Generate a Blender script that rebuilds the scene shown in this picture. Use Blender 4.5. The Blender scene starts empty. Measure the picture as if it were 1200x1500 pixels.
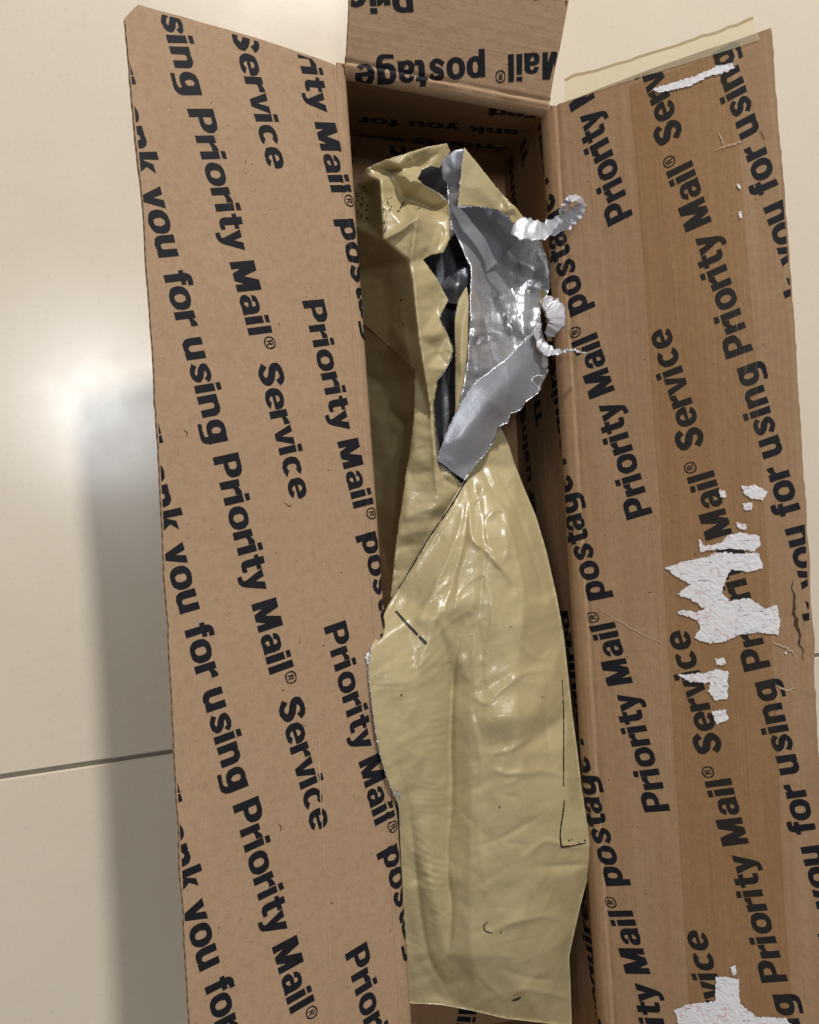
import bpy, math, random
import numpy as np
from mathutils import Vector
from mathutils.geometry import delaunay_2d_cdt

random.seed(7)
np.random.seed(7)
scene = bpy.context.scene
COL = scene.collection

# ---------------------------------------------------------------- camera
# the box is photographed from above; the phone leans 16 degrees to the right
TILT = math.radians(16.0)
HC = 0.716                      # camera height above the tiles
FOC = 1200.0                    # focal length in pixels of a 1200 x 1500 frame
RIGHT = np.array([math.cos(TILT), 0.0, math.sin(TILT)])
UP = np.array([0.0, 1.0, 0.0])
FWD = np.array([math.sin(TILT), 0.0, -math.cos(TILT)])
CAM = np.array([0.0, 0.0, HC])

cam_data = bpy.data.cameras.new('camera')
cam = bpy.data.objects.new('camera', cam_data)
COL.objects.link(cam)
cam.location = (0, 0, HC)
cam.rotation_euler = (0, -TILT, 0)
cam_data.sensor_fit = 'VERTICAL'
cam_data.sensor_height = 36.0
cam_data.lens = 36.0 * FOC / 1500.0
cam_data.clip_start = 0.01
cam_data.clip_end = 50
scene.camera = cam

# ---------------------------------------------------------------- light
world = bpy.data.worlds.new('World')
scene.world = world
world.use_nodes = True
bg = world.node_tree.nodes['Background']
bg.inputs[0].default_value = (1.0, 0.95, 0.88, 1)
bg.inputs[1].default_value = 0.215

def area_lamp(name, loc, target, size, power, colour):
    d = bpy.data.lights.new(name, 'AREA')
    d.shape = 'DISK'
    d.size = size
    d.energy = power
    d.color = colour
    o = bpy.data.objects.new(name, d)
    COL.objects.link(o)
    o.location = loc
    o.rotation_euler = (Vector(target) - Vector(loc)).to_track_quat('-Z', 'Y').to_euler()
    return o

area_lamp('ceiling_lamp', (-0.24, 0.40, 2.5), (0.1, 0.0, 0.0), 0.42, 13, (0.93, 0.97, 1.0))
area_lamp('room_lamp', (0.45, 2.48, 2.12), (0.1, 0.0, 0.1), 0.20, 90, (1.0, 0.96, 0.90))

vs = scene.view_settings
vs.view_transform = 'Standard'
vs.look = 'None'
vs.exposure = 0.0
vs.gamma = 1.0
vs.use_curve_mapping = False
scene.cycles.max_bounces = 8
scene.cycles.glossy_bounces = 4
scene.cycles.transmission_bounces = 6
scene.cycles.transparent_max_bounces = 12

# ---------------------------------------------------------------- helpers
def at_depth(px, py, d):
    """photo direction + distance along the lens axis -> world point"""
    return CAM + RIGHT * ((px - 600) / FOC * d) + UP * ((750 - py) / FOC * d) + FWD * d

def at_height(px, py, z):
    """photo direction + height above the floor -> world point (arrays welcome)"""
    px = np.asarray(px, float); py = np.asarray(py, float); z = np.asarray(z, float)
    xr = (px - 600) / FOC; yr = (750 - py) / FOC
    dx = xr * RIGHT[0] + FWD[0]; dy = yr; dz = xr * RIGHT[2] + FWD[2]
    t = (z - HC) / dz
    return np.stack([dx * t, dy * t, z + 0 * t], -1)

def catmull(pts, n):
    """resample a polyline of any dimension as a smooth curve of n points"""
    P = np.asarray(pts, float)
    if len(P) == 2:
        t = np.linspace(0, 1, n)[:, None]
        return P[0] * (1 - t) + P[1] * t
    d = np.r_[0, np.cumsum(np.maximum(np.linalg.norm(np.diff(P, axis=0), axis=1), 1e-9))]
    Q = np.vstack([2 * P[0] - P[1], P, 2 * P[-1] - P[-2]])
    out = []
    for s in np.linspace(0, d[-1], n):
        i = min(max(np.searchsorted(d, s, 'right') - 1, 0), len(P) - 2)
        t = (s - d[i]) / (d[i + 1] - d[i])
        p0, p1, p2, p3 = Q[i], Q[i + 1], Q[i + 2], Q[i + 3]
        out.append(0.5 * ((2 * p1) + (-p0 + p2) * t + (2 * p0 - 5 * p1 + 4 * p2 - p3) * t ** 2 + (-p0 + 3 * p1 - 3 * p2 + p3) * t ** 3))
    return np.array(out)

def mesh_obj(name, verts, faces, mats, parent=None, smooth=True, uv=None, mat_idx=None):
    me = bpy.data.meshes.new(name)
    me.from_pydata([tuple(map(float, v)) for v in verts], [], [tuple(int(i) for i in f) for f in faces])
    for m in (mats if isinstance(mats, (list, tuple)) else [mats]):
        me.materials.append(m)
    if mat_idx is not None:
        me.polygons.foreach_set('material_index', np.asarray(mat_idx, dtype=np.int32))
    if smooth:
        me.polygons.foreach_set('use_smooth', [True] * len(me.polygons))
    if uv is not None:
        lay = me.uv_layers.new(name='UVMap')
        li = np.empty(len(me.loops), dtype=np.int32)
        me.loops.foreach_get('vertex_index', li)
        lay.data.foreach_set('uv', np.asarray(uv, float)[li].ravel())
    me.update()
    o = bpy.data.objects.new(name, me)
    COL.objects.link(o)
    if parent is not None:
        o.parent = parent
        if parent.type == 'EMPTY':
            o.matrix_parent_inverse = parent.matrix_basis.inverted()
    return o

def thing(name, label, cat, loc):
    e = bpy.data.objects.new(name, None)
    COL.objects.link(e)
    e.empty_display_size = 0.05
    e.location = loc
    e['label'] = label
    e['category'] = cat
    return e

def noise1(n, amp, smooth, seed):
    r = np.random.RandomState(seed)
    a = r.randn(n + 6 * smooth)
    k = np.exp(-0.5 * (np.arange(-3 * smooth, 3 * smooth + 1) / max(smooth, 1e-6)) ** 2) if smooth > 0 else np.ones(1)
    a = np.convolve(a, k / k.sum(), 'valid')[:n]
    s = a.std() or 1
    return a / s * amp

# ---------------------------------------------------------------- materials
class NT:
    def __init__(self, name):
        self.m = bpy.data.materials.new(name)
        self.m.use_nodes = True
        self.t = self.m.node_tree
        self.b = self.t.nodes['Principled BSDF']
        self.out = self.t.nodes['Material Output']
    def n(self, kind, **kw):
        nd = self.t.nodes.new('ShaderNode' + kind)
        for k, v in kw.items():
            if k.startswith('i_'):
                nd.inputs[k[2:].replace('_', ' ')].default_value = v
            else:
                setattr(nd, k, v)
        return nd
    def l(self, a, b):
        self.t.links.new(a, b)
    def coords(self, which='Object', scale=(1, 1, 1), rot=(0, 0, 0)):
        c = self.n('TexCoord'); mp = self.n('Mapping')
        mp.inputs['Scale'].default_value = scale
        mp.inputs['Rotation'].default_value = rot
        self.l(c.outputs[which], mp.inputs['Vector'])
        return mp.outputs['Vector']
    def noise(self, vec, scale, detail=3, rough=0.5, dist=0.0):
        nd = self.n('TexNoise')
        nd.inputs['Scale'].default_value = scale
        nd.inputs['Detail'].default_value = detail
        nd.inputs['Roughness'].default_value = rough
        nd.inputs['Distortion'].default_value = dist
        self.l(vec, nd.inputs['Vector'])
        return nd.outputs['Fac']
    def ramp(self, fac, stops):
        r = self.n('ValToRGB')
        el = r.color_ramp.elements
        while len(el) < len(stops):
            el.new(0.5)
        for e, (p, c) in zip(el, stops):
            e.position = p
            e.color = (*c, 1) if len(c) == 3 else c
        self.l(fac, r.inputs['Fac'])
        return r.outputs['Color']
    def mix(self, fac, a, b, mode='MIX'):
        x = self.n('Mix', data_type='RGBA', blend_type=mode)
        for s, v in ((x.inputs[0], fac), (x.inputs[6], a), (x.inputs[7], b)):
            if hasattr(v, 'links'):
                self.l(v, s)
            elif isinstance(v, (int, float)):
                s.default_value = v
            else:
                s.default_value = (*v, 1)
        return x.outputs[2]
    def math(self, op, a, b=0.0):
        x = self.n('Math', operation=op)
        for s, v in ((x.inputs[0], a), (x.inputs[1], b)):
            if hasattr(v, 'links'):
                self.l(v, s)
            else:
                s.default_value = v
        return x.outputs[0]
    def bump(self, h, strength, dist, prev=None):
        b = self.n('Bump')
        b.inputs['Strength'].default_value = strength
        b.inputs['Distance'].default_value = dist
        self.l(h, b.inputs['Height'])
        if prev is not None:
            self.l(prev, b.inputs['Normal'])
        return b.outputs['Normal']
    def set(self, **kw):
        for k, v in kw.items():
            s = self.b.inputs[k.replace('_', ' ')]
            if hasattr(v, 'links'):
                self.l(v, s)
            else:
                s.default_value = (*v, 1) if isinstance(v, tuple) and len(v) == 3 else v
        return self

def kraft(name, base, dark, streak=0.0, rough=0.75, fleck=1.0, coat=0.0):
    """kraft cardboard: mottled pulp, dark and pale fibres, faint flute bands (UV in metres: u along the flap, v across)"""
    M = NT(name)
    uv = M.coords('UV')
    big = M.noise(uv, 14, 4, 0.6)
    col = M.mix(big, dark, base)
    fine = M.noise(uv, 420, 3, 0.65)
    col = M.mix(M.math('MULTIPLY', fine, 0.5), col, tuple(c * 0.72 for c in base))
    mid = M.noise(uv, 170, 4, 0.7)
    col = M.mix(M.ramp(mid, [(0.36, (0.4,) * 3), (0.55, (0, 0, 0))]), col, tuple(c * 0.78 for c in dark))
    # pulp fibres, long and short
    fib = M.noise(M.coords('UV', (260, 900, 1)), 1.0, 2, 0.7, 1.5)
    col = M.mix(M.ramp(fib, [(0.30, (0.28, 0.28, 0.28)), (0.46, (0, 0, 0))]), col, tuple(c * 0.5 for c in base))
    # pale flecks
    pale = M.noise(M.coords('UV', (640, 760, 1)), 1.0, 1, 0.5, 1.0)
    col = M.mix(M.ramp(pale, [(0.77, (0, 0, 0)), (0.83, (0.8 * fleck,) * 3)]), col, (0.72, 0.60, 0.46))
    # dark specks and hairs
    spk = M.noise(M.coords('UV', (170, 240, 1)), 1.0, 1, 0.5, 2.5)
    col = M.mix(M.ramp(spk, [(0.21, (0.8,) * 3), (0.26, (0, 0, 0))]), col, (0.07, 0.035, 0.015))
    # flute bands show through the liner
    band = M.noise(M.coords('UV', (5, 210, 1)), 1.0, 2, 0.5)
    if streak:
        wide = M.noise(M.coords('UV', (2.2, 62, 1)), 1.0, 3, 0.6)
        col = M.mix(M.math('MULTIPLY', M.ramp(wide, [(0.40, (0, 0, 0)), (0.62, (1, 1, 1))]), streak), col, tuple(c * k for c, k in zip(base, (0.70, 0.60, 0.50))))
        lines = M.noise(M.coords('UV', (9, 430, 1)), 1.0, 2, 0.6)
        col = M.mix(M.math('MULTIPLY', M.ramp(lines, [(0.30, (1, 1, 1)), (0.45, (0, 0, 0))]), streak * 0.7), col, tuple(c * 0.55 for c in base))
    nrm = M.bump(fine, 0.25, 0.0006)
    nrm = M.bump(band, 0.30 + 0.3 * streak, 0.0012, nrm)
    nrm = M.bump(M.noise(uv, 60, 3, 0.5), 0.25, 0.003, nrm)
    M.set(Base_Color=col, Roughness=rough, Normal=nrm)
    M.b.inputs['Specular IOR Level'].default_value = 0.3
    M.b.inputs['Coat Weight'].default_value = coat
    M.b.inputs['Coat Roughness'].default_value = 0.35
    return M.m

MAT = {}
MAT['kraft'] = kraft('kraft_board', (0.432, 0.288, 0.178), (0.350, 0.229, 0.138))
MAT['kraft_right'] = kraft('kraft_board_streaked', (0.395, 0.254, 0.146), (0.325, 0.205, 0.114), streak=0.42, fleck=0.6)
MAT['kraft_wall'] = kraft('kraft_board_inside', (0.42, 0.25, 0.132), (0.36, 0.21, 0.108), streak=0.35, fleck=0.3)

def edge_material():
    """cut edge of corrugated board: two liners with flutes between"""
    M = NT('corrugated_edge')
    w = M.n('TexWave', wave_type='BANDS', bands_direction='X')
    w.inputs['Scale'].default_value = 46
    w.inputs['Distortion'].default_value = 1.5
    w.inputs['Detail'].default_value = 2
    M.l(M.coords('UV'), w.inputs['Vector'])
    col = M.mix(w.outputs['Fac'], (0.20, 0.115, 0.06), (0.46, 0.31, 0.19))
    M.set(Base_Color=col, Roughness=0.85, Normal=M.bump(w.outputs['Fac'], 0.5, 0.001))
    return M.m
MAT['edge'] = edge_material()

def ink():
    """flexo ink: blue-black, thin in specks where the liner did not take it"""
    M = NT('black_print_ink')
    uv = M.coords('Object')
    a = M.noise(uv, 900, 2, 0.6)
    b = M.noise(uv, 130, 3, 0.6)
    col = M.mix(b, (0.0045, 0.0045, 0.0075), (0.012, 0.012, 0.017))
    M.set(Base_Color=col, Roughness=0.62)
    M.b.inputs['Specular IOR Level'].default_value = 0.22
    thin = M.ramp(M.math('ADD', M.math('MULTIPLY', a, 0.6), M.math('MULTIPLY', b, 0.4)), [(0.27, (0, 0, 0)), (0.38, (1, 1, 1))])
    al = M.math('MULTIPLY', M.math('ADD', M.math('MULTIPLY', thin, 0.35), 0.65), 0.97)
    M.l(al, M.b.inputs['Alpha'])
    return M.m
MAT['ink'] = ink()

# ---------------------------------------------------------------- floor
def tile_material():
    M = NT('polished_cream_tile')
    o = M.coords('Object')
    cl = M.noise(o, 5, 4, 0.55)
    col = M.mix(cl, (0.640, 0.560, 0.455), (0.700, 0.622, 0.515))
    sp = M.noise(o, 240, 2, 0.6)
    col = M.mix(M.ramp(sp, [(0.58, (0, 0, 0)), (0.75, (0.4, 0.4, 0.4))]), col, (0.50, 0.44, 0.36))
    dust = M.noise(o, 520, 1, 0.5)
    col = M.mix(M.ramp(dust, [(0.80, (0, 0, 0)), (0.84, (0.5,) * 3)]), col, (0.22, 0.18, 0.13))
    smear = M.noise(M.coords('Object', (9, 26, 1), (0, 0, 0.5)), 1.0, 5, 0.65)
    col = M.mix(M.math('MULTIPLY', smear, 0.18), col, (0.42, 0.36, 0.28))
    scr = M.noise(M.coords('Object', (520, 7, 1), (0, 0, 0.9)), 1.0, 2, 0.6, 0.4)
    col = M.mix(M.ramp(scr, [(0.70, (0, 0, 0)), (0.76, (0.22,) * 3)]), col, (0.72, 0.66, 0.58))
    r = M.ramp(M.noise(o, 9, 4, 0.6), [(0.3, (0.19,) * 3), (0.7, (0.28,) * 3)])
    M.set(Base_Color=col, Roughness=r, Normal=M.bump(M.noise(o, 3.5, 2, 0.5), 0.06, 0.01))
    M.b.inputs['IOR'].default_value = 1.6
    return M.m
MAT['tile'] = tile_material()

def grout_material():
    M = NT('tile_grout')
    M.set(Base_Color=M.mix(M.noise(M.coords('Object'), 300, 3), (0.14, 0.115, 0.085), (0.22, 0.185, 0.14)), Roughness=0.9)
    return M.m
MAT['grout'] = grout_material()

def build_floor():
    # grout bed, then 0.6 m tiles laid on it with 2 mm joints
    a = at_height(0, 1139, 0.0); b = at_height(255, 1101, 0.0)
    ang = math.atan2(b[1] - a[1], b[0] - a[0])
    S, gap, H = 0.80, 0.0034, 0.008
    base = mesh_obj('floor', [(-2.2, -2.2, -0.0012), (2.6, -2.2, -0.0012), (2.6, 2.2, -0.0012), (-2.2, 2.2, -0.0012)], [(0, 1, 2, 3)], MAT['grout'], smooth=False)
    base['kind'] = 'structure'
    base['label'] = 'polished cream tiled floor under the box'
    ca, sa = math.cos(ang), math.sin(ang)
    h = (S - gap) / 2
    e = 0.0012
    ring = [(-h, -h, -H), (h, -h, -H), (h, h, -H), (-h, h, -H),
            (-h, -h, -e), (h, -h, -e), (h, h, -e), (-h, h, -e),
            (-h + e, -h + e, 0), (h - e, -h + e, 0), (h - e, h - e, 0), (-h + e, h - e, 0)]
    fc = [(8, 9, 10, 11)]
    for k in range(4):
        j = (k + 1) % 4
        fc += [(k, j, j + 4, k + 4), (k + 4, j + 4, j + 8, k + 8)]
    first = None
    for i in range(-2, 4):
        for j in range(-3, 3):
            # one joint runs through a-b, the cross joints stay outside the frame or under the box
            lx, ly = (i + 0.5) * S - 0.42, (j + 0.5) * S
            x = a[0] + lx * ca - ly * sa
            y = a[1] + lx * sa + ly * ca
            if abs(x - 0.15) > 1.7 or abs(y) > 1.7:
                continue
            if first is None:
                first = mesh_obj('floor_tile', ring, fc, MAT['tile'], base, smooth=False)
                t = first
            else:
                t = first.copy(); COL.objects.link(t)
            t.location = (x, y, 0)
            t.rotation_euler = (0, 0, ang)
build_floor()
# ---------------------------------------------------------------- lettering
# heavy grotesque capitals and small letters, cap height 1, drawn as quads and joined by triangulation
XH, ST, TH = 0.745, 0.265, 0.185

def sup(cx, cy, rx, ry, a, p=2.35):
    c, s = math.cos(a), math.sin(a)
    return (cx + rx * math.copysign(abs(c) ** (2 / p), c), cy + ry * math.copysign(abs(s) ** (2 / p), s))

def arc(co, ro, ci, ri, a0, a1, n=16):
    q = []
    for k in range(n):
        t0 = math.radians(a0 + (a1 - a0) * k / n); t1 = math.radians(a0 + (a1 - a0) * (k + 1) / n)
        q.append([sup(*co, *ro, t0), sup(*co, *ro, t1), sup(*ci, *ri, t1), sup(*ci, *ri, t0)])
    return q

def rect(x0, y0, x1, y1):
    return [[(x0, y0), (x1, y0), (x1, y1), (x0, y1)]]

def stroke(pts, n=22):
    """pts: (x, y, width)"""
    C = catmull(pts, n)
    T = np.gradient(C[:, :2], axis=0)
    T /= np.linalg.norm(T, axis=1)[:, None]
    N = np.stack([-T[:, 1], T[:, 0]], 1) * C[:, 2:3] / 2
    A, B = C[:, :2] + N, C[:, :2] - N
    return [[tuple(A[i]), tuple(A[i + 1]), tuple(B[i + 1]), tuple(B[i])] for i in range(n - 1)]

def bowl(cx, w, y0=-0.012, y1=XH + 0.012, a0=0, a1=360, s=ST, t=TH):
    cy = (y0 + y1) / 2
    return arc((cx, cy), (w / 2, (y1 - y0) / 2), (cx, cy), (w / 2 - s, (y1 - y0) / 2 - t), a0, a1, 26)

def arch(x0, x1, top=XH + 0.012):
    # shoulder from a stem ending at x0 to a stem whose outer side is x1
    cy = 0.44
    return arc(((x0 - 0.12 + x1) / 2, cy), ((x1 - x0 + 0.12) / 2, top - cy), ((x0 + x1 - ST) / 2, cy), ((x1 - ST - x0) / 2, top - cy - TH - 0.01), 0, 165, 14) + rect(x1 - ST, 0, x1, cy + 0.005)

def glyph_shapes():
    G = {}
    s = ST
    G['T'] = (rect(0, 0.80, 0.80, 1) + rect(0.265, 0, 0.535, 0.81), 0.84)
    G['h'] = (rect(0, 0, s, 1) + arch(s, 0.74), 0.86)
    G['n'] = (rect(0, 0, s, XH) + arch(s, 0.74), 0.86)
    G['u'] = ([[(0.74 - x, XH - y) for x, y in q] for q in G['n'][0]], 0.86)
    G['a'] = (rect(0.43, 0.10, 0.43 + s, 0.48) + [[(0.44, 0.14), (0.455, 0), (0.72, 0), (0.695, 0.12)]]
              + arc((0.36, 0.46), (0.335, XH + 0.012 - 0.46), (0.345, 0.47), (0.095, 0.145), 0, 172, 14)
              + arc((0.30, 0.225), (0.30, 0.237), (0.315, 0.225), (0.065, 0.085), 40, 352, 20) + rect(0.30, 0.33, 0.50, 0.455), 0.79)
    G['k'] = (rect(0, 0, s, 1) + [[(0.20, 0.26), (0.38, 0.36), (0.72, XH), (0.42, XH)], [(0.27, 0.42), (0.46, 0.52), (0.77, 0), (0.45, 0)]], 0.80)
    G['y'] = ([[(0, XH), (0.285, XH), (0.415, 0.24), (0.27, 0.0)], [(0.75, XH), (0.475, XH), (0.30, 0.12), (0.27, 0.0), (0.50, 0.0)]]
              + [[(0.27, 0.03), (0.50, 0.0), (0.43, -0.15), (0.33, -0.235), (0.20, -0.262), (0.07, -0.255), (0.07, -0.075), (0.17, -0.085), (0.24, -0.06)]], 0.77)
    G['v'] = ([[(0, XH), (0.28, XH), (0.385, 0.26), (0.49, XH), (0.76, XH), (0.51, 0), (0.25, 0)]], 0.77)
    G['o'] = (bowl(0.41, 0.82), 0.87)
    G['c'] = (bowl(0.40, 0.79, a0=42, a1=318), 0.79)
    G['e'] = (bowl(0.40, 0.79, a0=-2, a1=322, t=0.17) + rect(0.22, 0.30, 0.775, 0.43), 0.82)
    G['r'] = (rect(0, 0, s, XH) + [[(0.2, 0.40), (0.29, 0.47), (0.38, 0.505), (0.54, 0.50), (0.54, 0.757), (0.42, 0.745), (0.32, 0.68), (0.2, 0.56)]], 0.56)
    G['f'] = (rect(0.10, 0, 0.10 + s, 0.80) + rect(0, 0.565, 0.50, XH) + stroke([(0.2325, 0.74, s), (0.245, 0.84, 0.26), (0.32, 0.905, 0.22), (0.53, 0.91, 0.185)], 14), 0.52)
    G['t'] = (rect(0.11, 0.2, 0.11 + s, 0.93) + rect(0, 0.565, 0.53, XH) + stroke([(0.2425, 0.25, s), (0.255, 0.15, 0.25), (0.33, 0.095, 0.2), (0.53, 0.09, 0.175)], 14), 0.54)
    G['i'] = (rect(0, 0, s, XH) + rect(0, 0.82, s, 1.0), 0.38)
    G['l'] = (rect(0, 0, s, 1), 0.38)
    G['p'] = (rect(0, -0.25, s, XH) + bowl(0.435, 0.76), 0.88)
    G['q'] = (rect(0.55, -0.25, 0.815, XH) + bowl(0.38, 0.76), 0.92)
    G['d'] = (rect(0.55, 0, 0.815, 1) + bowl(0.38, 0.76), 0.92)
    G['g'] = (rect(0.54, 0.0, 0.80, XH) + bowl(0.375, 0.75, y0=0.03)
              + stroke([(0.67, 0.06, 0.26), (0.655, -0.08, 0.24), (0.55, -0.165, 0.20), (0.38, -0.185, 0.15), (0.06, -0.165, 0.15)], 18), 0.91)
    G['s'] = (stroke([(0.65, 0.535, 0.20), (0.52, 0.655, 0.175), (0.33, 0.665, 0.175), (0.17, 0.57, 0.235), (0.24, 0.44, 0.235), (0.46, 0.345, 0.235), (0.56, 0.215, 0.24), (0.45, 0.095, 0.18), (0.27, 0.085, 0.175), (0.07, 0.21, 0.20)], 44), 0.77)
    G['S'] = (stroke([(0.78, 0.70, 0.26), (0.66, 0.875, 0.23), (0.42, 0.91, 0.20), (0.19, 0.78, 0.28), (0.26, 0.60, 0.29), (0.55, 0.46, 0.29), (0.70, 0.28, 0.29), (0.56, 0.11, 0.23), (0.33, 0.09, 0.21), (0.09, 0.29, 0.26)], 48), 0.93)
    G['P'] = (rect(0, 0, 0.28, 1) + arc((0.44, 0.665), (0.40, 0.335), (0.40, 0.665), (0.15, 0.155), -90, 90, 18)
              + rect(0.2, 0.33, 0.45, 0.51) + rect(0.2, 0.82, 0.45, 1.0), 0.91)
    G['M'] = (rect(0, 0, 0.255, 1) + rect(0.80, 0, 1.055, 1)
              + [[(0.0, 1), (0.36, 1), (0.5275, 0.42), (0.5275, 0.0), (0.40, 0.0)], [(1.055, 1), (0.695, 1), (0.5275, 0.42), (0.5275, 0.0), (0.655, 0.0)]], 1.18)
    r = arc((0.23, 0.77), (0.23, 0.23), (0.23, 0.77), (0.178, 0.178), 0, 360, 28)
    R = rect(0.145, 0.65, 0.195, 0.89) + arc((0.25, 0.825), (0.075, 0.066), (0.25, 0.825), (0.028, 0.025), -90, 90, 8) + rect(0.17, 0.849, 0.255, 0.891) + rect(0.17, 0.759, 0.255, 0.80) + [[(0.22, 0.77), (0.275, 0.77), (0.335, 0.65), (0.275, 0.65)]]
    # the ring of the registered mark is a plain circle
    def circ(q):
        return q
    G['®'] = ([circ(q) for q in r] + R, 0.55)
    return G

def fill_glyph(quads):
    vs_, fs = [], []
    for q in quads:
        b = len(vs_)
        a = sum(q[i][0] * q[(i + 1) % len(q)][1] - q[(i + 1) % len(q)][0] * q[i][1] for i in range(len(q)))
        if a < 0:
            q = q[::-1]
        vs_ += [Vector(p) for p in q]
        fs.append(list(range(b, b + len(q))))
    V, E, F, ov, oe, of = delaunay_2d_cdt(vs_, [], fs, 1, 1e-4)
    return np.array([(v.x, v.y) for v in V]), [tuple(f) for f, src in zip(F, of) if len(src)]

GLYPH = {k: (*fill_glyph(sh), adv) for k, (sh, adv) in glyph_shapes().items()}
CAP = 0.0182
SPACE = 0.36

def line_length(text):
    return sum(SPACE if c == ' ' else GLYPH[c][2] for c in text) * CAP

def clip_poly(poly, box):
    """Sutherland-Hodgman against u0<u<u1, v0<v<v1"""
    for ax, lim, sg in ((0, box[0], 1), (0, box[1], -1), (1, box[2], 1), (1, box[3], -1)):
        out = []
        for i in range(len(poly)):
            a, b = poly[i], poly[(i + 1) % len(poly)]
            da, db = (a[ax] - lim) * sg, (b[ax] - lim) * sg
            if da >= 0:
                out.append(a)
            if (da >= 0) != (db >= 0):
                t = da / (da - db)
                out.append((a[0] + (b[0] - a[0]) * t, a[1] + (b[1] - a[1]) * t))
        poly = out
        if len(poly) < 3:
            return []
    return poly

def refine(V, F):
    """cut the letters finer beside the fold so that they follow the score line"""
    T = [(f[0], f[k], f[k + 1]) for f in F for k in range(1, len(f) - 1)]
    V = [tuple(v) for v in V]
    for _ in range(4):
        mid, out = {}, []
        def m(a, b):
            k = (a, b) if a < b else (b, a)
            if k not in mid:
                mid[k] = len(V)
                V.append(((V[a][0] + V[b][0]) / 2, (V[a][1] + V[b][1]) / 2))
            return mid[k]
        done = True
        for t in T:
            lo = min(V[i][1] for i in t); hi = max(V[i][1] for i in t)
            if hi > -0.010 and lo < 0.010 and hi - lo > 0.0011:
                a, b, c = t
                ab, bc, ca = m(a, b), m(b, c), m(c, a)
                out += [(a, ab, ca), (ab, b, bc), (ca, bc, c), (ab, bc, ca)]
                done = False
            else:
                out.append(t)
        T = out
        if done:
            break
    return np.array(V), T

def print_line(panel, text, origin, dr, up, box, seed=0):
    """lay one line of print on a panel; panel(u, v, lift) -> world"""
    rr = random.Random(seed)
    V, F = [], []
    x = 0.0
    dr = np.array(dr); up = np.array(up); origin = np.array(origin)
    for c in text:
        if c == ' ':
            x += SPACE
            continue
        gv, gf, adv = GLYPH[c]
        g = gv + np.random.RandomState(rr.randrange(9999)).randn(*gv.shape) * 0.006
        P = origin + ((g[:, :1] + x) * dr + g[:, 1:] * up) * CAP
        x += adv
        if P[:, 0].max() < box[0] or P[:, 0].min() > box[1] or P[:, 1].max() < box[2] or P[:, 1].min() > box[3]:
            continue
        inside = (P[:, 0].min() > box[0] and P[:, 0].max() < box[1] and P[:, 1].min() > box[2] and P[:, 1].max() < box[3])
        if inside:
            b = len(V)
            V += [tuple(p) for p in P]
            F += [tuple(i + b for i in f) for f in gf]
        else:
            for f in gf:
                q = clip_poly([tuple(P[i]) for i in f], box)
                if len(q) >= 3:
                    b = len(V)
                    V += q
                    F.append(tuple(range(b, b + len(q))))
    if not F:
        return None
    V, F = refine(V, F)
    W = panel(V[:, 0], V[:, 1], 0.00022)
    # keep the faces looking out of the sheet
    f0 = F[0]
    return W, F

TEXT1 = 'Thank you for using Priority Mail® Service'
TEXT2 = 'Priority Mail® postage required'
P1_OFF = line_length('Thank you for using ')
# ---------------------------------------------------------------- the box
BOARD = 0.0035
NEAR_Y = -0.47

def line_y(a, b, y):
    t = (y - a[1]) / (b[1] - a[1])
    return a + (b - a) * t

LR_F = at_depth(500, 97, 0.580);  LR_N = line_y(LR_F, at_depth(597, 1500, 0.580), NEAR_Y)     # left rim, far and near
RR_F = at_depth(806, 158, 0.640); RR_N = line_y(RR_F, at_depth(890, 1500, 0.640), NEAR_Y)     # right rim
LF_F = np.array([0.120, 0.333, 0.0050]); LF_N = np.array([0.166, NEAR_Y - 0.006, 0.0050])      # inside floor corners
RF_F = np.array([0.2955, 0.333, 0.0050]); RF_N = np.array([0.336, NEAR_Y - 0.006, 0.0050])

def resample(pts):
    P = np.array(pts)
    return lambda s: np.stack([np.interp(s, np.linspace(0, 1, len(P)), P[:, k]) for k in range(3)], -1)

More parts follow.
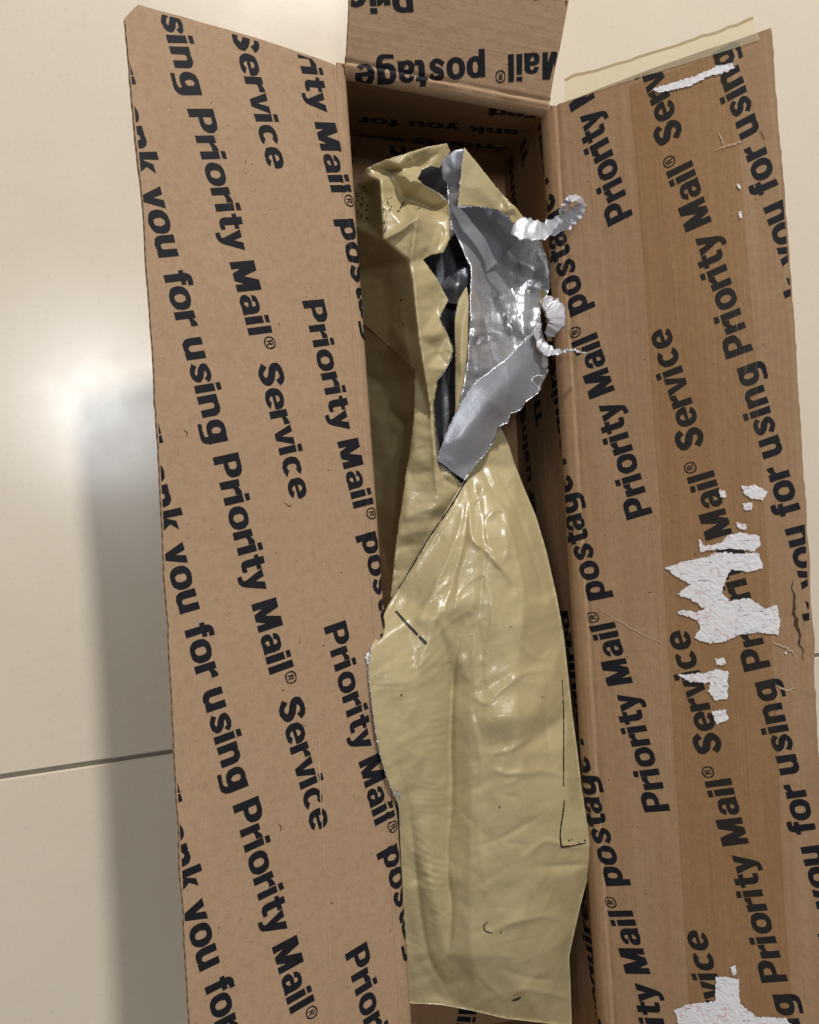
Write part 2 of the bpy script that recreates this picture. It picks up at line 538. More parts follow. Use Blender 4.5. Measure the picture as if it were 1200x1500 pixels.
class Panel:
    """sheet of board from a hinge curve to an outer curve; u along the hinge in reading direction, v outwards, metres"""
    def __init__(self, hinge, outer, width, bow=0.0, wave=0.0, roll=0.0, seed=1, flip=False):
        self.H = np.array(hinge); self.O = np.array(outer)
        self.L = float(np.linalg.norm(np.diff(self.H, axis=0), axis=1).sum())
        self.w = width; self.bow = bow; self.wave = wave; self.roll = roll; self.seed = seed
        self.sgn = -1.0 if flip else 1.0
    def raw(self, u, v):
        s = np.clip(u / self.L, -0.2, 1.2); t = v / self.w
        def lin(P, s):
            n = len(P) - 1
            d = np.r_[0, np.cumsum(np.linalg.norm(np.diff(P, axis=0), axis=1))]; d /= d[-1]
            out = np.stack([np.interp(s, d, P[:, k]) for k in range(3)], -1)
            lo = s < 0; hi = s > 1
            out[lo] = P[0] + (P[1] - P[0]) * (s[lo] / d[1])[:, None]
            out[hi] = P[-1] + (P[-1] - P[-2]) * ((s[hi] - 1) / (1 - d[-2]))[:, None]
            return out
        h = lin(self.H, s); o = lin(self.O, s)
        tc = np.maximum(t, 0)[:, None] if self.roll else t[:, None]
        p = h + (o - h) * tc
        up = np.array([0, 0, 1.0])
        ax = (o - h) / np.linalg.norm(o - h, axis=1)[:, None]
        p = p + up * (self.bow * np.sin(np.pi * np.clip(t, 0, 1)))[:, None]
        if self.wave:
            k = self.seed * 1.7
            p = p + up * (self.wave * t * (np.sin(s * 7.1 + k) * 0.6 + np.sin(s * 15.7 + 2 * k) * 0.3 + np.sin(s * 29 + k * 3) * 0.12))[:, None]
        if self.roll:
            # pressed score line beside the fold, slightly uneven along its length
            sc = 0.0011 * np.exp(-((v - 0.0052) / 0.0013) ** 2) - 0.0007 * np.exp(-((v - 0.0022) / 0.0016) ** 2)
            p = p - up * (sc * (1 + 0.35 * np.sin(u * 95 + self.seed) + 0.25 * np.sin(u * 233)))[:, None]
            vn = np.minimum(v, 0)[:, None]
            a = np.clip(-vn / self.roll, 0, 1.6)
            p = p - ax * (self.roll * np.sin(a * 1.15) * 0.8) - up * (self.roll * (1 - np.cos(a * 1.25)) * 1.05)
        return p
    def normal(self, u, v):
        e = 0.0006
        a = self.raw(u + e, v) - self.raw(u - e, v)
        b = self.raw(u, v + e) - self.raw(u, v - e)
        n = np.cross(a, b) * self.sgn
        return n / np.linalg.norm(n, axis=1)[:, None]
    def __call__(self, u, v, lift=0.0):
        u = np.atleast_1d(np.asarray(u, float)); v = np.atleast_1d(np.asarray(v, float))
        p = self.raw(u, v)
        if np.any(lift):
            p = p + self.normal(u, v) * np.atleast_1d(lift)[:, None]
        return p

def board(name, panel, mats, parent, v0=0.0, v1=None, nu=90, nv=18, u0=0.0, u1=None, rag=0.0, seed=3, thick=BOARD, extra=None, skew=(0, 0)):
    """a solid piece of corrugated board following a panel"""
    u1 = panel.L if u1 is None else u1
    v1 = panel.w if v1 is None else v1
    U = np.linspace(u0, u1, nu); 
    T = np.linspace(0, 1, nv)
    if panel.roll and v0 < 0:
        T = np.r_[np.linspace(v0, 0.0, 6)[:-1], np.linspace(0, 0.009, 11)[:-1], np.linspace(0.009, v1, nv - 15)]; T = (T - v0) / (v1 - v0)
    jo = noise1(nu, rag, 2, seed) + noise1(nu, rag * 0.5, 0, seed + 1)
    j0 = noise1(nv, rag, 1, seed + 2); j1 = noise1(nv, rag, 1, seed + 3)
    g = np.zeros((nu, nv, 2))
    for i in range(nu):
        for j in range(nv):
            v = v0 + (v1 - v0) * T[j]
            ed = max(0.0, (T[j] - 0.9) / 0.1)
            vv = v + jo[i] * ed
            su = skew[0] * T[j] * (1 - i / (nu - 1)) + skew[1] * T[j] * i / (nu - 1)
            uu = U[i] + su + (j0[j] if i == 0 else 0) + (j1[j] if i == nu - 1 else 0)
            g[i, j] = (uu, vv)
    if extra is not None:
        g = extra(g)
    flat = g.reshape(-1, 2)
    top = panel(flat[:, 0], flat[:, 1])
    bot = top - panel.normal(flat[:, 0], flat[:, 1]) * thick
    n = nu * nv
    V = np.vstack([top, bot]); F = []; MI = []
    idx = lambda i, j: i * nv + j
    for i in range(nu - 1):
        for j in range(nv - 1):
            q = (idx(i, j), idx(i + 1, j), idx(i + 1, j + 1), idx(i, j + 1))
            if panel.sgn < 0:
                q = q[::-1]
            F.append(q); MI.append(0)
            F.append(tuple(k + n for k in q[::-1])); MI.append(0)
    rim = [idx(i, 0) for i in range(nu)] + [idx(nu - 1, j) for j in range(1, nv)] + [idx(i, nv - 1) for i in range(nu - 2, -1, -1)] + [idx(0, j) for j in range(nv - 2, 0, -1)]
    # side walls get their own vertices so that the cut edge stays crisp; the edge UV runs along the edge
    UVl = [tuple(p) for p in flat] * 2
    b = len(V); R = len(rim)
    V = np.vstack([V, V[rim], V[[k + n for k in rim]]])
    run = np.r_[0, np.cumsum(np.linalg.norm(np.diff(flat[rim], axis=0), axis=1))]
    UVl += [(r, 0.0) for r in run] + [(r, thick) for r in run]
    for k in range(R):
        k2 = (k + 1) % R
        q = (b + k, b + k2, b + R + k2, b + R + k)
        F.append(q if panel.sgn < 0 else q[::-1]); MI.append(1)
    o = mesh_obj(name, V, F, mats, parent, uv=UVl, mat_idx=MI)
    return o

box = thing('shipping_box', 'long open cardboard box with repeated black postal lettering, standing on the tiles', 'box', (0.22, -0.05, 0.0))

# flaps: hinge and outer edge traced at their own distances
P_left = Panel([LR_F, (LR_F + LR_N) / 2 + np.array([0.0005, 0, 0.001]), LR_N],
               [at_depth(180, 2, 0.492), at_depth(207, 270, 0.492), at_depth(229, 590, 0.492), at_depth(251, 1010, 0.492), at_depth(278, 1500, 0.492), line_y(at_depth(251, 1010, 0.492), at_depth(278, 1500, 0.492), NEAR_Y + 0.01)],
               0.155, bow=0.003, wave=0.0014, roll=0.006, seed=1, flip=True)
P_right = Panel([RR_N, (RR_F + RR_N) / 2, RR_F],
                [line_y(at_depth(1190, 950, 0.578), at_depth(1222, 1500, 0.578), NEAR_Y), at_depth(1222, 1500, 0.578), at_depth(1190, 950, 0.578), at_depth(1166, 500, 0.574), at_depth(1130, 40, 0.570)],
                0.155, bow=0.004, wave=0.002, roll=0.006, seed=2, flip=True)
fdir = np.array([0.0, 0.15 * math.cos(math.radians(21)), 0.15 * math.sin(math.radians(21))])
P_far = Panel([RR_F + [-0.002, -0.001, 0.0005], LR_F + [0.003, -0.002, 0.0005]], [RR_F + fdir + [0.004, 0.0, 0.002], LR_F + fdir + [0.001, 0, 0]], 0.15, bow=0.002, wave=0.001, roll=0.005, seed=5, flip=True)
ndir = np.array([0.0, -0.15 * math.cos(math.radians(18)), 0.15 * math.sin(math.radians(18))])
P_near = Panel([LR_N, RR_N], [LR_N + ndir, RR_N + ndir], 0.15, bow=0.002, wave=0.001, roll=0.005, seed=6, flip=True)

# walls share u with their flap; v runs down below the rim as negative
def wall_panel(h0, h1, f0, f1, depth, bow):
    drop = np.array([0, 0, -0.0035])
    return Panel([h0 + drop, h1 + drop], [2 * (h0 + drop) - f0, 2 * (h1 + drop) - f1], depth, bow=0, flip=True)
W_right = wall_panel(RR_N, RR_F, RF_N, RF_F, 0.138, 0)
W_left = wall_panel(LR_F, LR_N, LF_F, LF_N, 0.150, 0)
W_far = wall_panel(RR_F, LR_F, RF_F, LF_F, 0.140, 0)
W_near = wall_panel(LR_N, RR_N, LF_N, RF_N, 0.150, 0)
P_floor = Panel([RF_N + [0.006, 0, 0], RF_F + [0.006, 0, 0]], [LF_N - [0.006, 0, 0], LF_F - [0.006, 0, 0]], 0.18, flip=False)
KR = [MAT['kraft'], MAT['edge']]
KRR = [MAT['kraft_right'], MAT['edge']]
KW = [MAT['kraft_wall'], MAT['edge']]

def round_far_corner(g):
    """the outer far corner of the left flap is bruised and rounded"""
    nu, nv = g.shape[:2]
    for i in range(nu):
        for j in range(nv):
            u, v = g[i, j]
            c = max(0.0, 0.010 - u) * max(0.0, v - 0.140) / 0.015
            g[i, j, 1] -= c * 0.9
    return g

flap_left = board('flap', P_left, KR, box, v0=-0.008, nu=150, nv=36, rag=0.00022, seed=11, extra=round_far_corner)
flap_left['label'] = 'wide kraft flap folded out to the left, lettering reading downwards'
flap_right = board('flap', P_right, KRR, box, v0=-0.008, nu=150, nv=36, rag=0.00035, seed=21)
flap_right['label'] = 'darker streaked flap folded out to the right with torn white paper on it'
flap_far = board('flap', P_far, KR, box, v0=-0.007, nu=50, nv=34, rag=0.0003, seed=31, skew=(0, 0))
flap_far['label'] = 'short end flap at the far end with upside down lettering'
flap_near = board('flap', P_near, KR, box, v0=-0.007, nu=50, nv=34, rag=0.0003, seed=41)
wall_right = board('wall', W_right, KW, box, v0=-0.1385, v1=0.0008, nu=60, nv=10)
wall_left = board('wall', W_left, KW, box, v0=-0.1505, v1=0.0008, nu=60, nv=10)
wall_far = board('wall', W_far, KW, box, v0=-0.1405, v1=0.0008, u0=-0.003, u1=W_far.L + 0.003, nu=30, nv=10)
wall_near = board('wall', W_near, KW, box, v0=-0.1505, v1=0.0008, u0=-0.003, u1=W_near.L + 0.003, nu=30, nv=10)
bottom = board('bottom_panel', P_floor, KW, box, v0=0.0, u0=-0.004, u1=P_floor.L + 0.004, nu=40, nv=12, thick=0.0042)

# the print: one running text set 12 degrees across the sheet, each row shifted 0.22 m along the one before
ANG = math.radians(12.3)
DIR = np.array([math.cos(ANG), -math.sin(ANG)])
UPV = np.array([-math.sin(ANG), -math.cos(ANG)])
PERIOD, L1_TO_L2, L2_TO_T = 0.2215, 0.343, 0.533

def print_panel(panel, parent, anchor, box_uv, seed, scale_rows=range(-12, 14)):
    """anchor: (u, v) where one second-text row starts its capital P"""
    for k in scale_rows:
        a = np.array(anchor) + [k * PERIOD, 0.0]
        for text, org in ((TEXT2, a), (TEXT1, a - DIR * (L1_TO_L2 + P1_OFF)), (TEXT1, a + DIR * L2_TO_T),
                          (TEXT2, a + DIR * (L2_TO_T + L1_TO_L2 + P1_OFF)), (TEXT2, a - DIR * (L1_TO_L2 + P1_OFF + L2_TO_T))):
            x = 0.0
            for word in text.split(' '):
                r = print_line(panel, word, org + DIR * x, DIR, UPV, box_uv, seed * 100 + k)
                x += line_length(word + ' ')
                if r is not None:
                    mesh_obj('printed_word', r[0], r[1], MAT['ink'], parent, smooth=False)

print_panel(P_left, flap_left, (0.1730, 0.0472), (0.002, P_left.L, -0.007, 0.1545), 1)
print_panel(P_right, flap_right, (0.2440, 0.0538), (0.0, P_right.L - 0.001, -0.007, 0.1535), 2)
print_panel(P_far, flap_far, (0.1215, 0.0605), (0.001, P_far.L - 0.001, -0.006, 0.149), 3)
print_panel(W_right, wall_right, (0.2440, 0.0538), (0.004, W_right.L - 0.004, -0.137, -0.004), 4)
print_panel(W_far, wall_far, (0.1215, 0.0605), (0.004, W_far.L - 0.004, -0.137, -0.004), 5)
print_panel(W_left, wall_left, (0.1730, 0.0472), (0.004, W_left.L - 0.004, -0.147, -0.004), 6)
print_panel(P_floor, bottom, (0.10, 0.12), (0.004, P_floor.L - 0.004, 0.003, 0.168), 7)

# ---- tape and torn label paper on the right flap
class Inverse:
    """photo direction -> (u, v) on a panel"""
    def __init__(self, panel, u0, u1, v0, v1):
        U, V = np.meshgrid(np.linspace(u0, u1, 260), np.linspace(v0, v1, 120), indexing='ij')
        self.U, self.V = U.ravel(), V.ravel()
        w = panel(self.U, self.V) - CAM
        D = w @ FWD
        self.x = 600 + FOC * (w @ RIGHT) / D; self.y = 750 - FOC * (w @ UP) / D
    def __call__(self, px, py):
        d = (self.x - px) ** 2 + (self.y - py) ** 2
        k = np.argpartition(d, 6)[:6]
        A = np.c_[np.ones(6), self.x[k], self.y[k]]
        cu = np.linalg.lstsq(A, self.U[k], rcond=None)[0]; cv = np.linalg.lstsq(A, self.V[k], rcond=None)[0]
        q = np.array([1, px, py])
        return float(q @ cu), float(q @ cv)
inv_right = Inverse(P_right, 0.0, P_right.L + 0.05, -0.005, 0.19)

def film_material(name, tint, body, amount, rough, coat):
    """thin clear film: tints what lies below, shines on top"""
    M = NT(name)
    M.t.nodes.remove(M.b)
    tr = M.n('BsdfTransparent')
    st = M.noise(M.coords('UV', (4, 300, 1)), 1.0, 3, 0.6)
    M.l(M.mix(st, tuple(c * 0.97 for c in tint), tint), tr.inputs['Color'])
    df = M.n('BsdfDiffuse'); df.inputs['Color'].default_value = (*body, 1)
    m1 = M.n('MixShader'); m1.inputs[0].default_value = amount
    M.l(tr.outputs[0], m1.inputs[1]); M.l(df.outputs[0], m1.inputs[2])
    gl = M.n('BsdfGlossy'); gl.inputs['Roughness'].default_value = rough
    lw = M.n('LayerWeight'); lw.inputs['Blend'].default_value = 0.5
    fres = M.math('ADD', M.math('MULTIPLY', M.math('POWER', lw.outputs['Facing'], 4.0), 0.9), 0.045)
    bm = M.bump(M.noise(M.coords('UV', (20, 240, 1)), 1.0, 3, 0.6), 0.5, 0.0008)
    M.l(bm, gl.inputs['Normal'])
    m2 = M.n('MixShader')
    M.l(M.math('MULTIPLY', fres, coat), m2.inputs[0])
    M.l(m1.outputs[0], m2.inputs[1]); M.l(gl.outputs[0], m2.inputs[2])
    M.l(m2.outputs[0], M.out.inputs['Surface'])
    return M.m
MAT['tape'] = film_material('clear_amber_tape', (0.975, 0.928, 0.845), (0.46, 0.30, 0.15), 0.008, 0.22, 0.7)
MAT['tape_end'] = film_material('yellowed_tape', (0.96, 0.92, 0.78), (0.80, 0.73, 0.52), 0.30, 0.30, 1.4)
MAT['tape_edge'] = film_material('yellowed_tape_glue', (0.62, 0.52, 0.33), (0.42, 0.34, 0.2), 0.5, 0.5, 0.6)

def sheet_uv(name, panel, us, vs_lo, vs_hi, nv, lift, mat, parent, sag=0.0, flap_end=None):
    """strip laid on a panel between v curves"""
    V, F, UVs = [], [], []
    nu = len(us)
    for i in range(nu):
        for j in range(nv):
            v = vs_lo[i] + (vs_hi[i] - vs_lo[i]) * j / (nv - 1)
            UVs.append((us[i], v))
    A = np.array(UVs)
    lf = np.full(len(A), lift)
    if flap_end is not None:
        over = np.maximum(A[:, 0] - flap_end, 0)
        lf = lf + sag * over ** 1.3
    V = panel(A[:, 0], A[:, 1], lf)
    for i in range(nu - 1):
        for j in range(nv - 1):
            a = i * nv + j
            F.append((a, a + nv, a + nv + 1, a + 1)[::-1] if panel.sgn < 0 else (a, a + nv, a + nv + 1, a + 1))
    return mesh_obj(name, V, F, mat, parent, uv=UVs)

us = np.linspace(0.0, P_right.L - 0.006, 120)
sheet_uv('packing_tape', P_right, us, 0.0585 + noise1(120, 0.0003, 3, 5), 0.1285 + noise1(120, 0.0003, 3, 6), 14, 0.00042, MAT['tape'], flap_right)
# the yellowed strip that sticks out past the far end of the right flap
e0 = [inv_right(*p) for p in ((826, 139), (905, 112), (1000, 82), (1070, 60), (1112, 46))]
e1 = [inv_right(*p) for p in ((826, 112), (905, 90), (1000, 60), (1070, 36), (1103, 24))]
def end_strip():
    lo = catmull(e0, 60); hi = catmull(e1, 60)
    lo[:, 0] -= 0.006
    hi[:, 0] += noise1(60, 0.0004, 1, 8)
    nv = 8; V = []; F = []; UVs = []; MI = []
    for i in range(60):
        for j in range(nv):
            t = j / (nv - 1)
            UVs.append(tuple(lo[i] * (1 - t) + hi[i] * t))
    A = np.array(UVs)
    over = np.clip((A[:, 0] - (P_right.L - 0.004)) / 0.03, 0, 2)
    W = P_right(A[:, 0], A[:, 1], 0.0006 - 0.004 * over ** 1.5)
    for i in range(59):
        for j in range(nv - 1):
            a = i * nv + j
            F.append((a, a + nv, a + nv + 1, a + 1)); MI.append(1 if (j == nv - 2) else 0)
    o = mesh_obj('tape_strip', W, F, [MAT['tape_end'], MAT['tape_edge']], flap_right, uv=UVs, mat_idx=MI)
    o['label'] = 'yellowed clear tape sticking out past the end of the right flap'
end_strip()

def paper_material():
    M = NT('torn_label_paper')
    o = M.coords('Object')
    f = M.noise(o, 700, 4, 0.7)
    col = M.mix(f, (0.58, 0.58, 0.62), (0.86, 0.86, 0.88))
    pk = M.noise(o, 330, 2, 0.6)
    zone = M.noise(o, 45, 2, 0.5)
    col = M.mix(M.math('MULTIPLY', M.ramp(pk, [(0.54, (0, 0, 0)), (0.64, (1, 1, 1))]), M.ramp(zone, [(0.50, (0, 0, 0)), (0.58, (0.6, 0.6, 0.6))])), col, (0.62, 0.22, 0.27))
    M.set(Base_Color=col, Roughness=0.9, Normal=M.bump(f, 0.3, 0.0004))
    al = M.noise(M.coords('UV', (820, 150, 1)), 1.0, 4, 0.65, 0.8)
    M.l(M.ramp(al, [(0.30, (0.15,) * 3), (0.43, (1, 1, 1))]), M.b.inputs['Alpha'])
    return M.m
MAT['paper'] = paper_material()

def torn_paper(poly, seed, lift=0.0007):
    """a shred of label paper left stuck on the flap, edge frayed"""
    rr = np.random.RandomState(seed)
    P = np.array(poly, float)
    pts = []
    for i in range(len(P)):
        a, b = P[i], P[(i + 1) % len(P)]
        n = max(2, int(np.linalg.norm(b - a) / 2.2))
        for k in range(n):
            q = a + (b - a) * k / n
            pts.append(q + rr.randn(2) * 0.75)
    uv = np.array([inv_right(*p) for p in pts])
    lo, hi = uv.min(0), uv.max(0)
    g = [(x, y) for x in np.arange(lo[0], hi[0], 0.0022) for y in np.arange(lo[1], hi[1], 0.0022)]
    n = len(uv)
    V, E, F, ov, *_ = delaunay_2d_cdt([Vector(p) for p in uv] + [Vector(p) for p in g], [], [list(range(n))], 1, 1e-6)
    V = np.array([(v.x, v.y) for v in V])
    lf = lift + rr.rand(len(V)) * 0.00025
    W = P_right(V[:, 0], V[:, 1], lf)
    mesh_obj('torn_paper', W, [tuple(f)[::-1] for f in F], MAT['paper'], flap_right, uv=V, smooth=False)

SHREDS = [
    [(975, 832), (1000, 822), (1035, 816), (1048, 809), (1080, 811), (1112, 810), (1118, 832), (1098, 838), (1070, 834), (1062, 852), (1058, 868), (1068, 880), (1098, 876), (1112, 884), (1118, 892), (1138, 886), (1143, 908), (1140, 930), (1112, 926), (1082, 930), (1062, 940), (1038, 942), (1018, 934), (1026, 920), (1022, 908), (993, 898), (1000, 893), (1020, 896), (1032, 892), (1020, 882), (992, 870), (1012, 856), (990, 844)],
    [(1024, 790), (1034, 800), (1058, 794), (1066, 784), (1088, 780), (1112, 784), (1114, 800), (1104, 808), (1070, 803), (1040, 806), (1026, 810)],
    [(1086, 712), (1106, 710), (1124, 720), (1118, 732), (1100, 730), (1090, 724)],
    [(1054, 716), (1063, 718), (1063, 728), (1055, 728)],
    [(1089, 738), (1103, 736), (1102, 746), (1090, 748)],
    [(1078, 764), (1094, 770), (1092, 777), (1080, 772)],
    [(993, 988), (1030, 986), (1050, 980), (1066, 984), (1066, 1022), (1048, 1026), (1038, 1012), (1040, 1000), (1010, 998)],
    [(1047, 964), (1062, 964), (1064, 972), (1050, 974)],
    [(1043, 1042), (1064, 1038), (1067, 1054), (1050, 1060)],
    [(958, 131), (985, 122), (1018, 112), (1050, 98), (1072, 92), (1076, 100), (1060, 108), (1040, 112), (1012, 126), (985, 133), (962, 137)],
    [(1080, 270), (1086, 272), (1085, 278), (1081, 276)], [(1082, 310), (1087, 309), (1087, 319), (1083, 321)],
    [(988, 1478), (1010, 1470), (1048, 1466), (1048, 1430), (1066, 1430), (1082, 1434), (1084, 1470), (1108, 1488), (1150, 1490), (1165, 1506), (1160, 1540), (1040, 1545), (1000, 1520)],
    [(1070, 1416), (1078, 1414), (1079, 1426), (1073, 1428)],
    [(1148, 955), (1154, 953), (1153, 959)],
]
for i, s in enumerate(SHREDS):
    torn_paper(s, 50 + i)

# scuffs: a split near the outer edge and pale rubbed creases
def scuff(path, width, mat, lift, seed, name='scuff', inv=None, panel=None, flap=None):
    inv = inv or inv_right; panel = panel or P_right; flap = flap or flap_right
    rr = np.random.RandomState(seed)
    C = catmull([inv(*p) for p in path], 60)
    T = np.gradient(C, axis=0); T /= np.linalg.norm(T, axis=1)[:, None]
    N = np.stack([-T[:, 1], T[:, 0]], 1)
    C = C + N * noise1(60, width * 0.6, 2, seed)[:, None]
    w = width * np.sin(np.linspace(0.05, math.pi - 0.05, 60)) * (0.5 + rr.rand(60))
    A2 = np.vstack([C + N * w[:, None], C - N * w[:, None]])
    o = mesh_obj(name, panel(A2[:, 0], A2[:, 1], lift), [(k, k + 1, 61 + k, 60 + k) for k in range(59)], mat, flap, uv=A2, smooth=False)
    return o
def plain_material(name, col, rough=0.8):
    M = NT(name)
    M.set(Base_Color=M.mix(M.noise(M.coords('Object'), 500, 3), tuple(c * 0.7 for c in col), col), Roughness=rough)
    return M.m
MAT['split'] = plain_material('open_split', (0.06, 0.03, 0.012))
MAT['rub'] = plain_material('rubbed_liner', (0.55, 0.40, 0.27))
scuff([(1160, 848), (1163, 880), (1164, 910), (1172, 938), (1178, 968)], 0.0010, MAT['split'], 0.0004, 3, 'split')
scuff([(862, 880), (900, 905), (940, 928), (985, 948)], 0.00035, MAT['rub'], 0.0005, 4)
scuff([(1046, 222), (1070, 212), (1092, 206)], 0.0006, MAT['rub'], 0.0006, 5)
scuff([(1052, 190), (1058, 206), (1062, 222)], 0.0004, MAT['rub'], 0.0006, 6)
scuff([(1112, 190), (1118, 200), (1122, 206)], 0.0003, MAT['split'], 0.0006, 7)
scuff([(1128, 940), (1150, 948), (1168, 962)], 0.0007, MAT['rub'], 0.0006, 8)
scuff([(1135, 1000), (1150, 1010), (1170, 1008)], 0.0006, MAT['rub'], 0.0006, 9)
inv_left = Inverse(P_left, 0.0, P_left.L, -0.005, 0.16)
MAT['faint_rub'] = plain_material('faint_rubbed_liner', (0.50, 0.345, 0.225))
LK = dict(inv=inv_left, panel=P_left, flap=flap_left)
scuff([(463, 1015), (466, 1080), (470, 1170), (476, 1300)], 0.0004, MAT['faint_rub'], 0.0003, 21, **LK)
scuff([(478, 1310), (482, 1390), (486, 1470)], 0.0004, MAT['faint_rub'], 0.0003, 22, **LK)
scuff([(524, 880), (520, 905), (528, 935)], 0.0006, MAT['faint_rub'], 0.0003, 23, **LK)
scuff([(530, 866), (534, 890), (530, 915)], 0.0004, MAT['faint_rub'], 0.0003, 24, **LK)
scuff([(406, 1205), (412, 1212), (410, 1220)], 0.0003, MAT['split'], 0.0003, 25, **LK)
scuff([(268, 628), (274, 634), (272, 640)], 0.0003, MAT['split'], 0.0003, 26, **LK)
scuff([(416, 736), (424, 741), (428, 738)], 0.0003, MAT['split'], 0.0003, 27, **LK)
# ---------------------------------------------------------------- the mailer bag
def film(name, base, dark, rough, metallic=0.0, crinkle=(90, 0.35), aniso=None, spec=0.5, coat=0.0, astr=0.8):
    M = NT(name)
    o = M.coords('Object')
    v = M.noise(o, 28, 4, 0.55)
    col = M.mix(v, dark, base)
    dirt = M.noise(o, 9, 3, 0.6)
    col = M.mix(M.ramp(dirt, [(0.56, (0, 0, 0)), (0.74, (0.22, 0.22, 0.22))]), col, tuple(c * 0.62 for c in base))
    spk = M.noise(o, 420, 1, 0.5)
    col = M.mix(M.ramp(spk, [(0.785, (0, 0, 0)), (0.81, (0.55,) * 3)]), col, tuple(c * 0.35 for c in base))
    n = M.bump(M.noise(o, crinkle[0], 4, 0.55, 0.6), crinkle[1], 0.0025)
    n = M.bump(M.noise(o, 330, 3, 0.6), 0.16, 0.0007, n)
    if aniso:
        mp = M.coords('Object', aniso)
        n = M.bump(M.noise(mp, 1.0, 3, 0.5, 0.6), astr, 0.003, n)
    r = M.n('MapRange'); r.inputs['To Min'].default_value = rough * 0.8; r.inputs['To Max'].default_value = rough * 1.35
    M.l(M.noise(o, 60, 3, 0.6), r.inputs['Value'])
    M.set(Base_Color=col, Roughness=r.outputs[0], Normal=n)
    M.b.inputs['Metallic'].default_value = metallic
    M.b.inputs['Specular IOR Level'].default_value = spec
    M.b.inputs['Coat Weight'].default_value = coat
    M.b.inputs['Coat Roughness'].default_value = 0.12
    return M.m

MAT['tan'] = film('olive_tan_film', (0.450, 0.372, 0.202), (0.385, 0.315, 0.168), 0.33, coat=0.22, crinkle=(90, 0.2))
MAT['silver'] = film('silver_lining_film', (0.50, 0.51, 0.55), (0.40, 0.41, 0.45), 0.26, metallic=0.75)
MAT['pouch'] = film('crinkled_silver_film', (0.68, 0.68, 0.70), (0.54, 0.54, 0.56), 0.25, metallic=0.75, crinkle=(40, 0.15), aniso=(130, 14, 60), astr=0.3)
MAT['grey'] = film('matte_grey_lining', (0.37, 0.375, 0.415), (0.30, 0.305, 0.345), 0.36, metallic=0.5, crinkle=(45, 0.25))
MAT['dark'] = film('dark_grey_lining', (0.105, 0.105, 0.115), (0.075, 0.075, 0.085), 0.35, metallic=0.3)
MAT['torn'] = film('torn_white_film', (0.56, 0.565, 0.61), (0.42, 0.425, 0.475), 0.34, metallic=0.25, crinkle=(160, 0.3))

def plain(name, col, rough=0.6):
    M = NT(name)
    M.set(Base_Color=M.mix(M.noise(M.coords('Object'), 400, 2), tuple(c * 0.7 for c in col), col), Roughness=rough)
    return M.m
MAT['marker_and_shade'] = plain('black_marker_and_shade', (0.012, 0.011, 0.010), 0.5)

def gauss(a, s):
    if s <= 0:
        return a
    k = np.exp(-0.5 * (np.arange(-int(3 * s) - 1, int(3 * s) + 2) / s) ** 2); k /= k.sum()
    h = len(k) // 2
    f = lambda r: np.convolve(r, k, 'full')[h:h + len(r)]
    return np.apply_along_axis(f, 1, np.apply_along_axis(f, 0, a))

def in_poly(x, y, P):
    c = np.zeros(x.shape, bool)
    n = len(P)
    for i in range(n):
        x0, y0 = P[i][0], P[i][1]; x1, y1 = P[(i + 1) % n][0], P[(i + 1) % n][1]
        if y0 == y1:
            continue
        c ^= ((y0 > y) != (y1 > y)) & (x < (x1 - x0) * (y - y0) / (y1 - y0) + x0)
    return c

